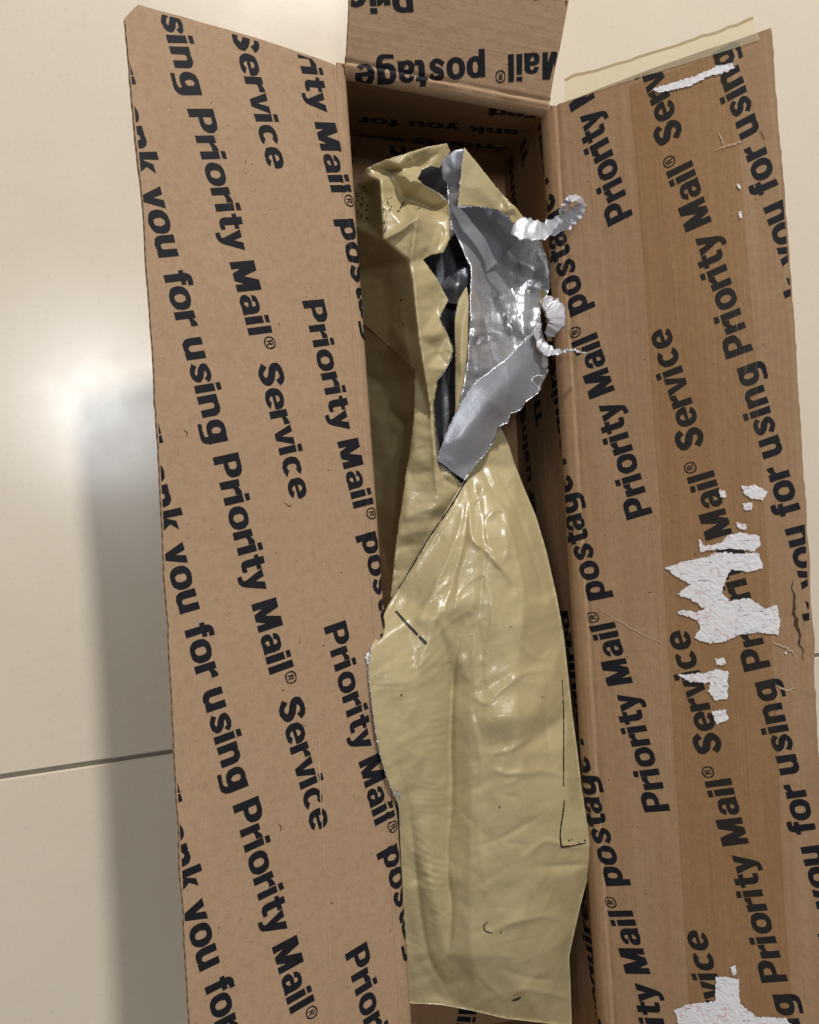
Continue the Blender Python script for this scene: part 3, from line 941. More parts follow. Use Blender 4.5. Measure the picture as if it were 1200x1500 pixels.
class Sheet:
    """crumpled film: control heights joined by flat facets, softened, then creased.
    outline and pts hold (photo x, photo y, height in metres)"""
    def __init__(self, outline, pts=(), edges=(), soft=6.0, creases=(), fields=(), res=2.0, noise=0.0, seed=1, gain=1.0, fgain=1.0, sharp=1.0, crumple=None):
        self.outline = outline
        allp = list(outline) + list(pts)
        no = len(outline)
        P2 = [Vector((p[0], p[1])) for p in allp]
        V, E, F, ov, oe, of = delaunay_2d_cdt(P2, [(a + no, b + no) for a, b in edges], [list(range(no))], 0, 1e-6)
        Z = np.array([np.mean([allp[k][2] for k in o]) if len(o) else np.nan for o in ov])
        XY = np.array([(v.x, v.y) for v in V])
        bad = np.isnan(Z)
        for k in np.where(bad)[0]:
            d = np.hypot(*(XY[~bad] - XY[k]).T)
            j = np.argsort(d)[:2]
            w = 1 / (d[j] + 1e-6)
            Z[k] = (Z[~bad][j] * w).sum() / w.sum()
        pad = 30
        self.x0, self.y0 = XY[:, 0].min() - pad, XY[:, 1].min() - pad
        self.res = res
        nx = int((XY[:, 0].max() + pad - self.x0) / res) + 1; ny = int((XY[:, 1].max() + pad - self.y0) / res) + 1
        gx, gy = np.meshgrid(self.x0 + np.arange(nx) * res, self.y0 + np.arange(ny) * res, indexing='ij')
        z = np.full((nx, ny), np.nan)
        for f in F:
            if len(f) != 3:
                continue
            (ax, ay), (bx, by), (cx, cy) = XY[f[0]], XY[f[1]], XY[f[2]]
            det = (by - cy) * (ax - cx) + (cx - bx) * (ay - cy)
            if abs(det) < 1e-9:
                continue
            i0 = max(int((min(ax, bx, cx) - self.x0) / res) - 1, 0); i1 = int((max(ax, bx, cx) - self.x0) / res) + 3
            j0 = max(int((min(ay, by, cy) - self.y0) / res) - 1, 0); j1 = int((max(ay, by, cy) - self.y0) / res) + 3
            X, Y = gx[i0:i1, j0:j1], gy[i0:i1, j0:j1]
            l1 = ((by - cy) * (X - cx) + (cx - bx) * (Y - cy)) / det
            l2 = ((cy - ay) * (X - cx) + (ax - cx) * (Y - cy)) / det
            l3 = 1 - l1 - l2
            ok = (l1 >= -1e-6) & (l2 >= -1e-6) & (l3 >= -1e-6)
            sub = z[i0:i1, j0:j1]
            sub[ok] = (l1 * Z[f[0]] + l2 * Z[f[1]] + l3 * Z[f[2]])[ok]
        m = ~np.isnan(z)
        z0 = np.where(m, z, 0.0)
        # grow outwards so that the rim does not sag when softened
        w = m.astype(float)
        for s in (3, 8, 20):
            a, b = gauss(z0, s), gauss(w, s)
            fillz = np.where(b > 1e-4, a / np.maximum(b, 1e-9), np.nan)
            new = ~m & ~np.isnan(fillz)
            z0 = np.where(new, np.nan_to_num(fillz), z0); m = m | new; w = m.astype(float)
        z0[~m] = np.nanmean(z)
        z = gauss(z0, soft / res)
        def dist_poly(X, Y, C):
            best = np.full(X.shape, 1e9); side = np.zeros(X.shape); tt = np.zeros(X.shape)
            L = np.r_[0, np.cumsum(np.linalg.norm(np.diff(C[:, :2], axis=0), axis=1))]
            for i in range(len(C) - 1):
                ax, ay = C[i, :2]; bx, by = C[i + 1, :2]
                dx, dy = bx - ax, by - ay
                q = dx * dx + dy * dy
                t = np.clip(((X - ax) * dx + (Y - ay) * dy) / max(q, 1e-9), 0, 1)
                d = np.hypot(X - ax - t * dx, Y - ay - t * dy)
                k = d < best
                best = np.where(k, d, best)
                side = np.where(k, np.sign(dx * (Y - ay) - dy * (X - ax)), side)
                tt = np.where(k, (L[i] + t * math.sqrt(q)) / L[-1], tt)
            return best, side, tt
        for c in creases:
            # (polyline, height mm, width on one side, width on the other[, sharp])
            C = catmull(c[0], max(8, 4 * len(c[0])))
            d, sd, t = dist_poly(gx, gy, C)
            wd = np.where(sd > 0, c[2], c[3]) * sharp
            prof = np.exp(-d / wd) if len(c) < 5 else np.exp(-(d / wd) ** 2)
            z += c[1] * 0.001 * gain * prof * (np.sin(np.pi * np.clip(t * 0.92 + 0.04, 0, 1)) ** 0.55)
        rr = np.random.RandomState(seed)
        for (cx, cy, rx, ry, ang, spacing, amp) in fields:
            # a patch of fine parallel wrinkles
            a = math.radians(ang)
            u = (gx - cx) * math.cos(a) + (gy - cy) * math.sin(a)
            v = -(gx - cx) * math.sin(a) + (gy - cy) * math.cos(a)
            env = np.exp(-(u / rx) ** 2 - (v / ry) ** 2)
            warp = gauss(rr.randn(*z.shape), 9) * 60 + gauss(rr.randn(*z.shape), 4) * 12
            ph = (v + warp + 0.006 * u * u * np.sign(rx)) * 2 * math.pi / spacing
            mod = np.clip(0.6 + gauss(rr.randn(*z.shape), 5) * 9, 0, 1.4)
            z += env * mod * amp * fgain * 0.001 * (np.abs(np.sin(ph / 2)) ** 0.7 - 0.6)
        if noise:
            z += gauss(rr.randn(*z.shape), 7) * 24 * noise * 0.001 + gauss(rr.randn(*z.shape), 18) * 64 * noise * 0.0015
        if crumple:
            # net of straight sharp creases: folded planes, each alive only in patches
            for lam, amp, cnt in crumple:
                for _ in range(cnt):
                    a = rr.rand() * math.pi
                    w1 = gauss(rr.randn(*z.shape), 14) * 50
                    ph = (gx * math.cos(a) + gy * math.sin(a)) / (lam * (0.6 + 0.8 * rr.rand())) + rr.rand() + w1 * 0.018
                    tri = np.abs(ph - np.floor(ph) - 0.5)
                    mk = gauss(rr.randn(*z.shape), lam * 0.35 / res)
                    mk = np.clip(mk / (mk.std() + 1e-9) - 0.25, 0, 1.2)
                    z += (tri - 0.25) * 2 * mk * amp * 0.001
        self.z = z
    def height(self, x, y):
        fx = np.clip((np.asarray(x, float) - self.x0) / self.res, 0, self.z.shape[0] - 1.001)
        fy = np.clip((np.asarray(y, float) - self.y0) / self.res, 0, self.z.shape[1] - 1.001)
        i, j = fx.astype(int), fy.astype(int)
        a, b = fx - i, fy - j
        Z = self.z
        return Z[i, j] * (1 - a) * (1 - b) + Z[i + 1, j] * a * (1 - b) + Z[i, j + 1] * (1 - a) * b + Z[i + 1, j + 1] * a * b
    def build(self, name, mats, parent, step=3.4, rag=0.0, thick=0.0003, skirt=None, seed=2, smooth_outline=True):
        rr = np.random.RandomState(seed)
        O = np.array([(p[0], p[1]) for p in self.outline], float)
        C = []
        closed = np.vstack([O, O[:1]])
        for i in range(len(O)):
            a, b = closed[i], closed[i + 1]
            n = max(1, int(np.linalg.norm(b - a) / step))
            for k in range(n):
                C.append(a + (b - a) * k / n)
        C = np.array(C)
        if smooth_outline:
            for _ in range(3):
                C = 0.5 * C + 0.25 * (np.roll(C, 1, 0) + np.roll(C, -1, 0))
        if rag:
            C = C + rr.randn(*C.shape) * rag
        nb = len(C)
        xs = np.arange(O[:, 0].min(), O[:, 0].max(), step); ys = np.arange(O[:, 1].min(), O[:, 1].max(), step * 0.87)
        X, Y = np.meshgrid(xs, ys, indexing='ij')
        X = X + (np.arange(len(ys)) % 2)[None, :] * step * 0.5
        ok = in_poly(X, Y, C)
        X, Y = X[ok], Y[ok]
        keep = np.ones(len(X), bool)
        for c0 in range(0, nb, 200):
            d = np.hypot(X[:, None] - C[None, c0:c0 + 200, 0], Y[:, None] - C[None, c0:c0 + 200, 1]).min(1)
            keep &= d > step * 0.55
        pts = [Vector(p) for p in C] + [Vector((x, y)) for x, y in zip(X[keep], Y[keep])]
        V, E, F, *_ = delaunay_2d_cdt(pts, [], [list(range(nb))], 1, 1e-6)
        XY = np.array([(v.x, v.y) for v in V])
        W = at_height(XY[:, 0], XY[:, 1], self.height(XY[:, 0], XY[:, 1]))
        F = [tuple(f) for f in F]
        a, b, c = (W[k] for k in F[0])
        if np.cross(b - a, c - a)[2] < 0:
            F = [f[::-1] for f in F]
        if skirt:
            # carry the film round and under, so the bag has a body
            cen = XY.mean(0)
            base = len(W)
            Wl = [W]; Fl = list(F)
            ring_prev = list(range(nb)); cur = C.copy(); zc = self.height(C[:, 0], C[:, 1])
            for inset, drop in skirt:
                nrm = np.roll(cur, -1, 0) - np.roll(cur, 1, 0)
                nrm = np.stack([-nrm[:, 1], nrm[:, 0]], 1); nrm /= np.maximum(np.linalg.norm(nrm, axis=1), 1e-9)[:, None]
                tst = cur + nrm * 2
                sgn = np.where(in_poly(tst[:, 0], tst[:, 1], cur), 1, -1)
                s = 1 if sgn.sum() > 0 else -1
                cur = cur + nrm * s * inset
                for _ in range(4):
                    cur = 0.5 * cur + 0.25 * (np.roll(cur, 1, 0) + np.roll(cur, -1, 0))
                zc = np.maximum(zc - drop, 0.009)
                idx = list(range(base, base + nb)); base += nb
                Wl.append(at_height(cur[:, 0], cur[:, 1], zc))
                for k in range(nb):
                    k2 = (k + 1) % nb
                    Fl.append((ring_prev[k], ring_prev[k2], idx[k2], idx[k]))
                ring_prev = idx
            W = np.vstack(Wl); F = Fl
        o = mesh_obj(name, W, F, mats, parent)
        if thick:
            md = o.modifiers.new('thickness', 'SOLIDIFY')
            md.thickness = thick; md.offset = -1
            if isinstance(mats, (list, tuple)) and len(mats) > 1:
                md.material_offset = 1; md.material_offset_rim = 2 if len(mats) > 2 else 1
        return o
    def mark(self, name, pts, mat, parent, lift=0.0005, n=30, rag=0.25, seed=1):
        """pen stroke or painted fold shade lying on the film: (x, y, width) in photo pixels"""
        rr = np.random.RandomState(seed)
        C = catmull(pts, n)
        T = np.gradient(C[:, :2], axis=0); T /= np.maximum(np.linalg.norm(T, axis=1), 1e-9)[:, None]
        N = np.stack([-T[:, 1], T[:, 0]], 1)
        hw = np.maximum(C[:, 2:3] / 2 + rr.randn(n, 1) * rag, 0.2)
        A, B = C[:, :2] + N * hw, C[:, :2] - N * hw
        XY = np.vstack([A, B])
        W = at_height(XY[:, 0], XY[:, 1], self.height(XY[:, 0], XY[:, 1]) + lift)
        return mesh_obj(name, W, [(k, k + 1, n + k + 1, n + k) for k in range(n - 1)], mat, parent, smooth=False)
    def dots(self, name, pts, mat, parent, lift=0.0005, seed=1):
        rr = np.random.RandomState(seed)
        V, F = [], []
        for (x, y, r) in pts:
            n = 7; b = len(V)
            for k in range(n):
                a = 2 * math.pi * k / n
                q = r * (0.7 + 0.6 * rr.rand())
                V.append((x + q * math.cos(a), y + q * math.sin(a)))
            F.append(tuple(range(b, b + n)))
        V = np.array(V)
        W = at_height(V[:, 0], V[:, 1], self.height(V[:, 0], V[:, 1]) + lift)
        o = mesh_obj(name, W, F, mat, parent, smooth=False)
        o['kind'] = 'stuff'
        return o

bag = thing('mailer_bag', 'crumpled olive tan plastic mailer bag, torn open to its silver lining, lying in the box', 'mailer bag', (0.225, -0.06, 0.0092))
TAN = [MAT['tan'], MAT['silver'], MAT['torn']]

# ---- lower body: the full pouch that swells above the rim
A = Sheet(
    outline=[(682, 700, .122), (668, 724, .128), (640, 770, .133), (610, 820, .132), (582, 866, .130), (570, 884, .134), (556, 915, .146), (542, 952, .160), (540, 985, .1615), (544, 1020, .163), (551, 1075, .1645), (561, 1120, .165), (574, 1156, .164), (584, 1178, .158), (586, 1220, .149), (590, 1300, .140), (593, 1400, .128), (597, 1470, .115),
             (612, 1470, .117), (640, 1471, .120), (690, 1480, .122), (740, 1492, .122), (800, 1499, .115), (838, 1503, .106),
             (836, 1440, .112), (834, 1400, .118), (845, 1350, .122), (857, 1300, .126), (873, 1260, .132), (867, 1232, .134), (861, 1200, .132), (853, 1160, .130), (846, 1100, .128), (838, 1040, .127), (832, 985, .126), (826, 930, .125), (815, 870, .122), (800, 805, .119), (785, 755, .116), (768, 715, .114), (756, 684, .112), (745, 650, .113), (732, 622, .114),
             (716, 636, .116), (702, 664, .119), (692, 682, .118)],
    pts=[(640, 830, .145), (600, 905, .147), (640, 905, .155), (680, 880, .156), (720, 880, .160), (770, 880, .153), (805, 880, .136),
         (575, 1000, .1645), (610, 1000, .161), (640, 1000, .154), (662, 1000, .147), (690, 1000, .156), (755, 1000, .165), (805, 1000, .148),
         (590, 1100, .163), (630, 1100, .156), (658, 1100, .146), (690, 1100, .158), (760, 1100, .164), (825, 1100, .145),
         (600, 1180, .154), (630, 1180, .152), (658, 1180, .143), (690, 1180, .156), (770, 1180, .162), (835, 1180, .143),
         (608, 1290, .141), (634, 1290, .147), (656, 1290, .141), (690, 1290, .153), (780, 1290, .155), (840, 1280, .138),
         (605, 1400, .126), (630, 1400, .130), (655, 1400, .136), (690, 1400, .147), (750, 1400, .147), (810, 1390, .135),
         (640, 1455, .119), (700, 1450, .133), (770, 1455, .134), (820, 1450, .119),
         (740, 785, .147), (775, 785, .131), (700, 790, .150), (660, 790, .142), (712, 722, .131), (752, 722, .124), (692, 722, .127)],
    soft=2.8,
    creases=[([(684, 704), (688, 745), (692, 788), (712, 806), (727, 824), (752, 853)], 4.0, 9, 6),
             ([(704, 682), (726, 722), (753, 752)], -3.6, 7, 9),
             ([(686, 712), (674, 770), (648, 840), (612, 912)], 2.4, 8, 5), ([(686, 714), (682, 780), (664, 850), (640, 930)], -2.6, 7, 5),
             ([(694, 706), (706, 760), (708, 830), (700, 905), (704, 960)], -2.4, 6, 9), ([(718, 700), (742, 760), (760, 830), (772, 900)], 2.4, 6, 9),
             ([(730, 690), (758, 750), (782, 820), (798, 880)], -2.0, 6, 7), ([(752, 853), (764, 890), (766, 930)], 2.0, 7, 6),
             ([(600, 905), (640, 868), (672, 838)], 1.6, 7, 5), ([(700, 1062), (750, 1050), (806, 1036)], 7.0, 46, 46, 1), ([(612, 915), (650, 895), (690, 880)], 4.0, 30, 34, 1), ([(735, 1040), (745, 1180), (740, 1330)], 3.0, 60, 55, 1), ([(618, 1190), (628, 1280), (640, 1360)], 2.0, 20, 20, 1), ([(640, 1080), (640, 1200)], 1.5, 26, 26, 1),
              ([(720, 860), (722, 910), (712, 970), (716, 1010)], 1.8, 8, 6),
             ([(690, 1040), (706, 1120), (700, 1210), (712, 1300)], 1.6, 14, 8), ([(806, 985), (800, 1060), (812, 1140)], -1.6, 9, 9),
             ([(740, 1150), (790, 1130), (842, 1142)], 1.4, 8, 10), ([(700, 1240), (745, 1222), (800, 1190)], -1.4, 9, 8),
             ([(709, 765), (713, 785), (721, 805), (733, 828), (748, 842)], 2.6, 5, 6),
             ([(712, 762), (728, 746), (752, 752)], 2.4, 5, 4),
             ([(740, 772), (744, 800), (738, 826)], 2.4, 4, 6),
             ([(690, 738), (702, 726), (712, 706)], 2.2, 5, 4),
             ([(741, 710), (752, 700), (760, 715)], 1.4, 4, 4),
             ([(682, 706), (660, 748), (628, 800), (590, 858)], 4.0, 7, 12), ([(640, 905), (690, 850), (730, 838)], 1.4, 5, 4), ([(628, 940), (668, 905), (690, 895)], 1.0, 5, 4),
             ([(690, 792), (676, 830), (668, 880), (664, 940)], 2.0, 9, 14),
             ([(676, 915), (665, 990), (661, 1080), (663, 1180)], -4.2, 12, 5),
             ([(663, 1175), (655, 1250), (662, 1330), (658, 1385)], -3.2, 13, 5),
             ([(648, 1172), (652, 1145), (655, 1120)], 1.3, 4, 4),
             ([(582, 1120), (596, 1170), (606, 1240), (614, 1320), (628, 1400), (650, 1440)], -3.0, 14, 8),
             ([(588, 1105), (582, 1060), (590, 1000)], 1.0, 12, 9),
             ([(695, 1020), (712, 1030), (735, 1010), (770, 985), (806, 982)], 3.0, 12, 10),
             ([(752, 905), (764, 945), (792, 966), (808, 950)], 1.6, 6, 7),
             ([(698, 1025), (694, 960), (700, 910), (694, 860)], 1.8, 12, 16),
             ([(722, 1105), (748, 1098), (776, 1082)], 2.2, 7, 9),
             ([(724, 1128), (745, 1134), (775, 1130)], 1.8, 6, 8),
             ([(765, 1258), (800, 1232), (835, 1240), (868, 1238)], 2.2, 9, 7),
             ([(785, 1270), (825, 1268), (868, 1266)], -2.2, 10, 8),
             ([(720, 1365), (760, 1350), (800, 1342), (826, 1350)], 2.2, 9, 12),
             ([(735, 1420), (775, 1432), (812, 1436)], -1.5, 8, 8),
             ([(735, 1465), (770, 1450), (834, 1462)], 1.6, 7, 8),
             ([(832, 1150), (840, 1200), (866, 1262)], 1.2, 6, 5),
             ([(836, 1120), (852, 1142), (858, 1160)], 1.0, 5, 5),
             ([(640, 1245), (655, 1262), (664, 1300)], 1.0, 5, 5),
             ([(700, 1345), (702, 1320), (714, 1300)], 0.8, 5, 5),
             ([(700, 1420), (712, 1440), (740, 1462)], 1.2, 5, 6)],
    fields=[(652, 850, 46, 40, -24, 8.0, 0.75), (612, 985, 60, 36, -28, 12.0, 0.45), (622, 1080, 50, 46, 4, 11.0, 0.50), (626, 1160, 34, 30, 12, 9.0, 0.70), (630, 1265, 30, 60, 14, 10.0, 0.70),
            (770, 880, 40, 60, 78, 22.0, 0.55), (740, 1200, 60, 90, 20, 34.0, 0.45), (620, 1350, 24, 50, 40, 9.0, 0.4)],
    noise=0.10, seed=5, gain=1.0, fgain=1.7, sharp=0.55, crumple=[(80, 0.9, 6), (34, 0.42, 8), (15, 0.14, 6)])
body = A.build('pouch_body', TAN, bag, step=3.2, thick=0.00035, skirt=[(1.5, 0.002), (5, 0.016), (8, 0.06)], seed=4)
body['label'] = 'smooth swollen lower half of the tan bag'

# ---- upper left: side panel with the crumpled top
B_pts = [(557, 262, .131), (569, 251, .117), (591, 290, .110), (601, 264, .136), (561, 350, .134), (612, 318, .146), (633, 305, .110), (640, 327, .126), (600, 383, .142), (606, 420, .144), (614, 491, .142), (622, 540, .141), (634, 624, .137), (642, 700, .132), (558, 285, .131), (540, 330, .070), (560, 410, .080), (570, 470, .086), (543, 290, .090),
         (606, 660, .128), (596, 760, .124), (625, 760, .128), (640, 740, .131), (640, 450, .126), (640, 520, .125), (630, 600, .129), (582, 430, .110), (590, 500, .116), (572, 385, .104), (615, 245, .116), (585, 243, .130), (633, 270, .130), (590, 330, .138), (635, 350, .134)]
B_edges = [(0, 14), (14, 4), (4, 5), (5, 6), (2, 6), (3, 2), (0, 1), (1, 3), (4, 8), (8, 9), (9, 10), (10, 11), (11, 12), (12, 13), (5, 7), (30, 29)]
B = Sheet(
    outline=[(655, 210, .124), (630, 214, .127), (600, 223, .128), (565, 234, .126), (538, 246, .120), (522, 270, .098), (517, 330, .052), (520, 400, .040), (530, 473, .042), (570, 508, .078), (607, 543, .122), (606, 610, .122), (595, 690, .120), (581, 785, .118), (572, 875, .112),
             (600, 895, .110), (640, 850, .112), (690, 760, .112), (700, 722, .116), (679, 711, .126), (660, 694, .131), (643, 680, .132), (640, 655, .131), (636, 590, .130), (642, 556, .130), (655, 538, .130), (664, 514, .131), (655, 488, .130), (644, 467, .130), (650, 452, .130), (657, 440, .130), (640, 408, .132), (620, 380, .134),
             (632, 374, .134), (650, 370, .132), (659, 350, .128), (660, 320, .124), (657, 296, .122), (645, 284, .120), (622, 272, .124), (612, 262, .130), (618, 248, .126), (630, 243, .122), (642, 246, .119), (650, 240, .119), (660, 222, .120)],
    pts=B_pts, edges=B_edges, soft=2.0, gain=1.5,
    creases=[([(540, 252), (560, 256), (585, 250), (606, 258)], -5.0, 4, 5), ([(592, 291), (612, 300), (634, 306), (656, 297)], -5.0, 5, 4), ([(562, 351), (588, 336), (612, 317), (628, 311)], 3.2, 6, 3),
             ([(612, 318), (606, 350), (602, 384)], 2.4, 4, 5), ([(558, 268), (559, 310), (561, 350)], 2.6, 3, 6), ([(640, 327), (648, 345), (640, 366)], -3.0, 5, 4), ([(569, 252), (582, 272), (592, 291)], 2.2, 4, 3), ([(602, 264), (598, 278), (592, 291)], 2.6, 3, 4),
             ([(606, 395), (612, 470), (622, 540), (634, 625), (643, 705)], 2.4, 5, 5),
             ([(537, 247), (575, 250), (612, 240), (640, 226)], -3.0, 5, 6),
             ([(600, 228), (606, 240), (614, 248)], 1.5, 4, 4),
             ([(612, 542), (626, 520), (655, 512)], 1.2, 7, 6),
             ([(645, 660), (650, 700), (676, 716)], -1.6, 5, 5),
             ([(652, 725), (640, 715), (634, 640)], 1.0, 4, 5),
             ([(560, 352), (585, 340), (612, 318)], 1.4, 4, 4),
             ([(585, 440), (598, 520), (604, 545)], 1.2, 8, 8)],
    fields=[(600, 780, 40, 70, 100, 15, 0.5), (610, 640, 14, 70, 95, 10, 0.3)], noise=0.06, seed=9, sharp=0.8, crumple=[(55, 1.2, 4), (26, 0.4, 5)])
side = B.build('side_panel', [MAT['tan'], MAT['dark'], MAT['torn']], bag, step=2.4, thick=0.00035, seed=6, rag=0.3, smooth_outline=False)
side['label'] = 'crumpled upper left side of the tan bag with black specks'

# film hanging steeply down on the shaded left, below the ridge
Hs = Sheet(outline=[(518, 440, .040), (534, 470, .048), (570, 504, .080), (609, 540, .119), (610, 610, .119), (599, 690, .117), (586, 785, .115), (580, 885, .108), (556, 905, .040), (546, 785, .009), (541, 690, .008), (536, 610, .008), (530, 548, .008), (518, 500, .010)],
           pts=[(588, 560, .064), (596, 620, .060), (572, 600, .034), (590, 690, .056), (566, 690, .030), (578, 785, .056), (560, 790, .030), (558, 560, .024)], soft=2, crumple=[(40, 2.5, 4)], noise=0.1, seed=12)
Hs.build('under_side', [MAT['tan'], MAT['dark']], bag, step=3, seed=3)

# ---- inside: the dark lining seen through the tear
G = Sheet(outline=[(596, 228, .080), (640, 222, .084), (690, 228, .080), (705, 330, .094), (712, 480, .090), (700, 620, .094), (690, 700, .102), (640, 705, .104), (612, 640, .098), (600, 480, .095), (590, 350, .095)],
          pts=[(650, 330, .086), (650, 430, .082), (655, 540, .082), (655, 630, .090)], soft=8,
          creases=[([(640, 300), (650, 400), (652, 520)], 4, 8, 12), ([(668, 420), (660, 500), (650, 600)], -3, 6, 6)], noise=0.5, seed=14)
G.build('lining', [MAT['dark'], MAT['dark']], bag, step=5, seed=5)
# pale shape of the lining bulging in the tear
K = Sheet(outline=[(641, 424, .096), (652, 408, .100), (672, 394, .108), (690, 388, .112), (688, 416, .110), (672, 446, .100), (656, 444, .096), (646, 438, .094)],
          pts=[(668, 418, .112)], soft=5, seed=3)
K.build('lining_fold', [MAT['silver'], MAT['dark']], bag, step=3, seed=5)

# ---- right: silver inner wall of the torn back panel, the film over it
Cc = Sheet(
    outline=[(660, 226, .134), (682, 217, .136), (700, 245, .130), (735, 288, .126), (765, 325, .124), (790, 352, .124), (803, 385, .122), (808, 415, .120), (801, 432, .120), (792, 450, .122), (793, 480, .124), (800, 510, .122), (803, 545, .116), (790, 575, .110), (740, 610, .108), (700, 660, .108), (668, 680, .108), (650, 672, .110), (645, 660, .112), (660, 622, .118), (672, 596, .120), (683, 540, .124), (686, 515, .126), (688, 450, .128), (690, 390, .128),
             (677, 364, .124), (664, 335, .120), (658, 310, .118), (655, 266, .122), (652, 245, .126)],
    pts=[(700, 300, .086), (712, 340, .084), (705, 372, .104), (722, 392, .090), (752, 380, .082), (785, 392, .094), (712, 440, .118), (702, 480, .127), (745, 440, .092), (775, 440, .092), (738, 490, .102), (770, 490, .098), (715, 540, .120), (745, 540, .112), (695, 600, .118), (675, 280, .120), (672, 330, .112)],
    edges=[(2, 3), (0, 1)], soft=4.0,
    creases=[([(690, 385), (700, 430), (712, 480), (722, 530)], 3.0, 7, 5), ([(706, 398), (722, 440), (742, 480), (752, 505)], -2.6, 5, 6), ([(716, 402), (735, 445), (756, 488)], 2.4, 4, 5),
             ([(740, 395), (756, 440), (768, 486)], -2.0, 6, 6), ([(762, 380), (772, 420), (778, 470)], 2.0, 6, 7), ([(690, 470), (692, 520), (700, 580)], -1.8, 4, 4),
             ([(672, 362), (700, 350), (716, 368), (700, 392)], 2.0, 6, 5), ([(785, 390), (795, 415), (788, 445)], 1.6, 5, 5), ([(735, 460), (760, 462), (778, 455)], 1.6, 5, 5)],
    noise=0.12, seed=21, crumple=[(40, 1.3, 4), (18, 0.5, 4)])
inner = Cc.build('silver_inner_wall', [MAT['pouch'], MAT['tan'], MAT['torn']], bag, step=2.6, rag=0.35, seed=8)
inner['label'] = 'shiny crinkled silver inside of the torn bag'
# smooth grey sheet standing along the upper part of it
C2 = Sheet(outline=[(647, 236, .130), (664, 220, .136), (682, 217, .138), (680, 250, .132), (676, 300, .106), (720, 303, .098), (755, 318, .098), (758, 340, .095), (745, 368, .093), (722, 392, .097), (698, 412, .112), (689, 392, .128), (676, 362, .127), (664, 335, .123), (659, 310, .120), (656, 268, .124), (648, 262, .126)],
           pts=[(695, 330, .102), (712, 352, .099), (690, 360, .116), (704, 388, .112), (668, 250, .134), (725, 350, .096), (676, 340, .114)], edges=[(2, 3)], soft=4,
           creases=[([(672, 352), (690, 338), (706, 350), (712, 372), (700, 395)], 1.8, 8, 4), ([(655, 240), (668, 262), (674, 282)], -1.6, 4, 5)], noise=0.15, seed=23)
C2.build('grey_inner_sheet', [MAT['grey'], MAT['grey'], MAT['torn']], bag, step=2.8, rag=0.25, seed=9)

# tan sliver folded along the left of the silver
S1 = Sheet(outline=[(684, 418, .131), (687, 440, .132), (685, 515, .131), (680, 560, .129), (672, 596, .126), (664, 628, .121), (667, 600, .124), (667, 540, .127), (666, 470, .128), (671, 440, .129)],
           pts=[(677, 480, .134), (676, 530, .133)], soft=3, creases=[([(674, 510), (676, 545), (668, 610)], 1.2, 4, 4)], seed=4)
S1.build('folded_edge', TAN, bag, step=2.6, seed=2)

# ---- tan corner flap at the top right
D = Sheet(outline=[(680, 216, .146), (700, 240, .145), (722, 268, .143), (741, 290, .141), (756, 304, .140), (770, 322, .138), (762, 330, .138), (750, 326, .140), (744, 316, .140), (730, 308, .139), (712, 304, .139), (690, 302, .139), (671, 303, .139), (674, 270, .142), (677, 240, .145)],
          pts=[(700, 275, .144), (725, 297, .142), (745, 306, .146)], soft=3.5,
          creases=[([(731, 282), (734, 296), (744, 308)], -2.4, 4, 5), ([(740, 300), (752, 300), (760, 316)], 2.4, 4, 4), ([(744, 312), (752, 306), (756, 318)], 1.8, 3, 3)], noise=0.10, seed=31)
corner = D.build('torn_corner_flap', [MAT['tan'], MAT['grey'], MAT['torn']], bag, step=2.4, rag=0.3, seed=11, smooth_outline=False)
corner['label'] = 'flat tan corner of film torn loose at the top of the bag'

# ---- grey strip folded across the neck
Eo = Sheet(outline=[(640, 674, .134), (646, 655, .136), (658, 624, .138), (674, 592, .140), (692, 564, .142), (716, 544, .143), (740, 526, .143), (758, 508, .143), (766, 500, .142), (776, 512, .142), (784, 530, .140), (792, 540, .137), (802, 541, .135), (800, 548, .135), (784, 551, .137), (780, 558, .137), (788, 566, .135), (786, 577, .134), (770, 588, .134), (762, 600, .132), (748, 606, .132), (744, 618, .130), (732, 624, .130), (722, 648, .130), (710, 666, .129), (700, 676, .129), (690, 690, .130), (680, 703, .131), (660, 690, .132)],
           pts=[(680, 640, .142), (710, 600, .143), (735, 570, .144), (760, 545, .143), (700, 640, .138), (735, 600, .137)], soft=4,
           creases=[([(700, 570), (722, 590), (738, 606)], 1.2, 6, 5), ([(765, 505), (775, 535), (790, 560)], -1.6, 5, 5), ([(650, 670), (664, 680), (668, 694)], 1.0, 4, 4), ([(742, 540), (748, 565), (740, 590)], 1.0, 5, 5), ([(660, 650), (690, 620), (720, 590)], 0.5, 8, 8)], noise=0.14, seed=41)
strip = Eo.build('grey_folded_strip', [MAT['grey'], MAT['silver'], MAT['torn']], bag, step=2.6, rag=0.45, seed=12, smooth_outline=False)
strip['label'] = 'matte grey band of lining folded across the neck of the bag'
Es = Sheet(outline=[(766, 498, .138), (790, 480, .132), (800, 508, .130), (804, 540, .128), (792, 542, .132), (782, 528, .136)], soft=3, seed=2)
Es.build('lining_tab', [MAT['grey'], MAT['silver'], MAT['torn']], bag, step=3, rag=0.4, seed=2)

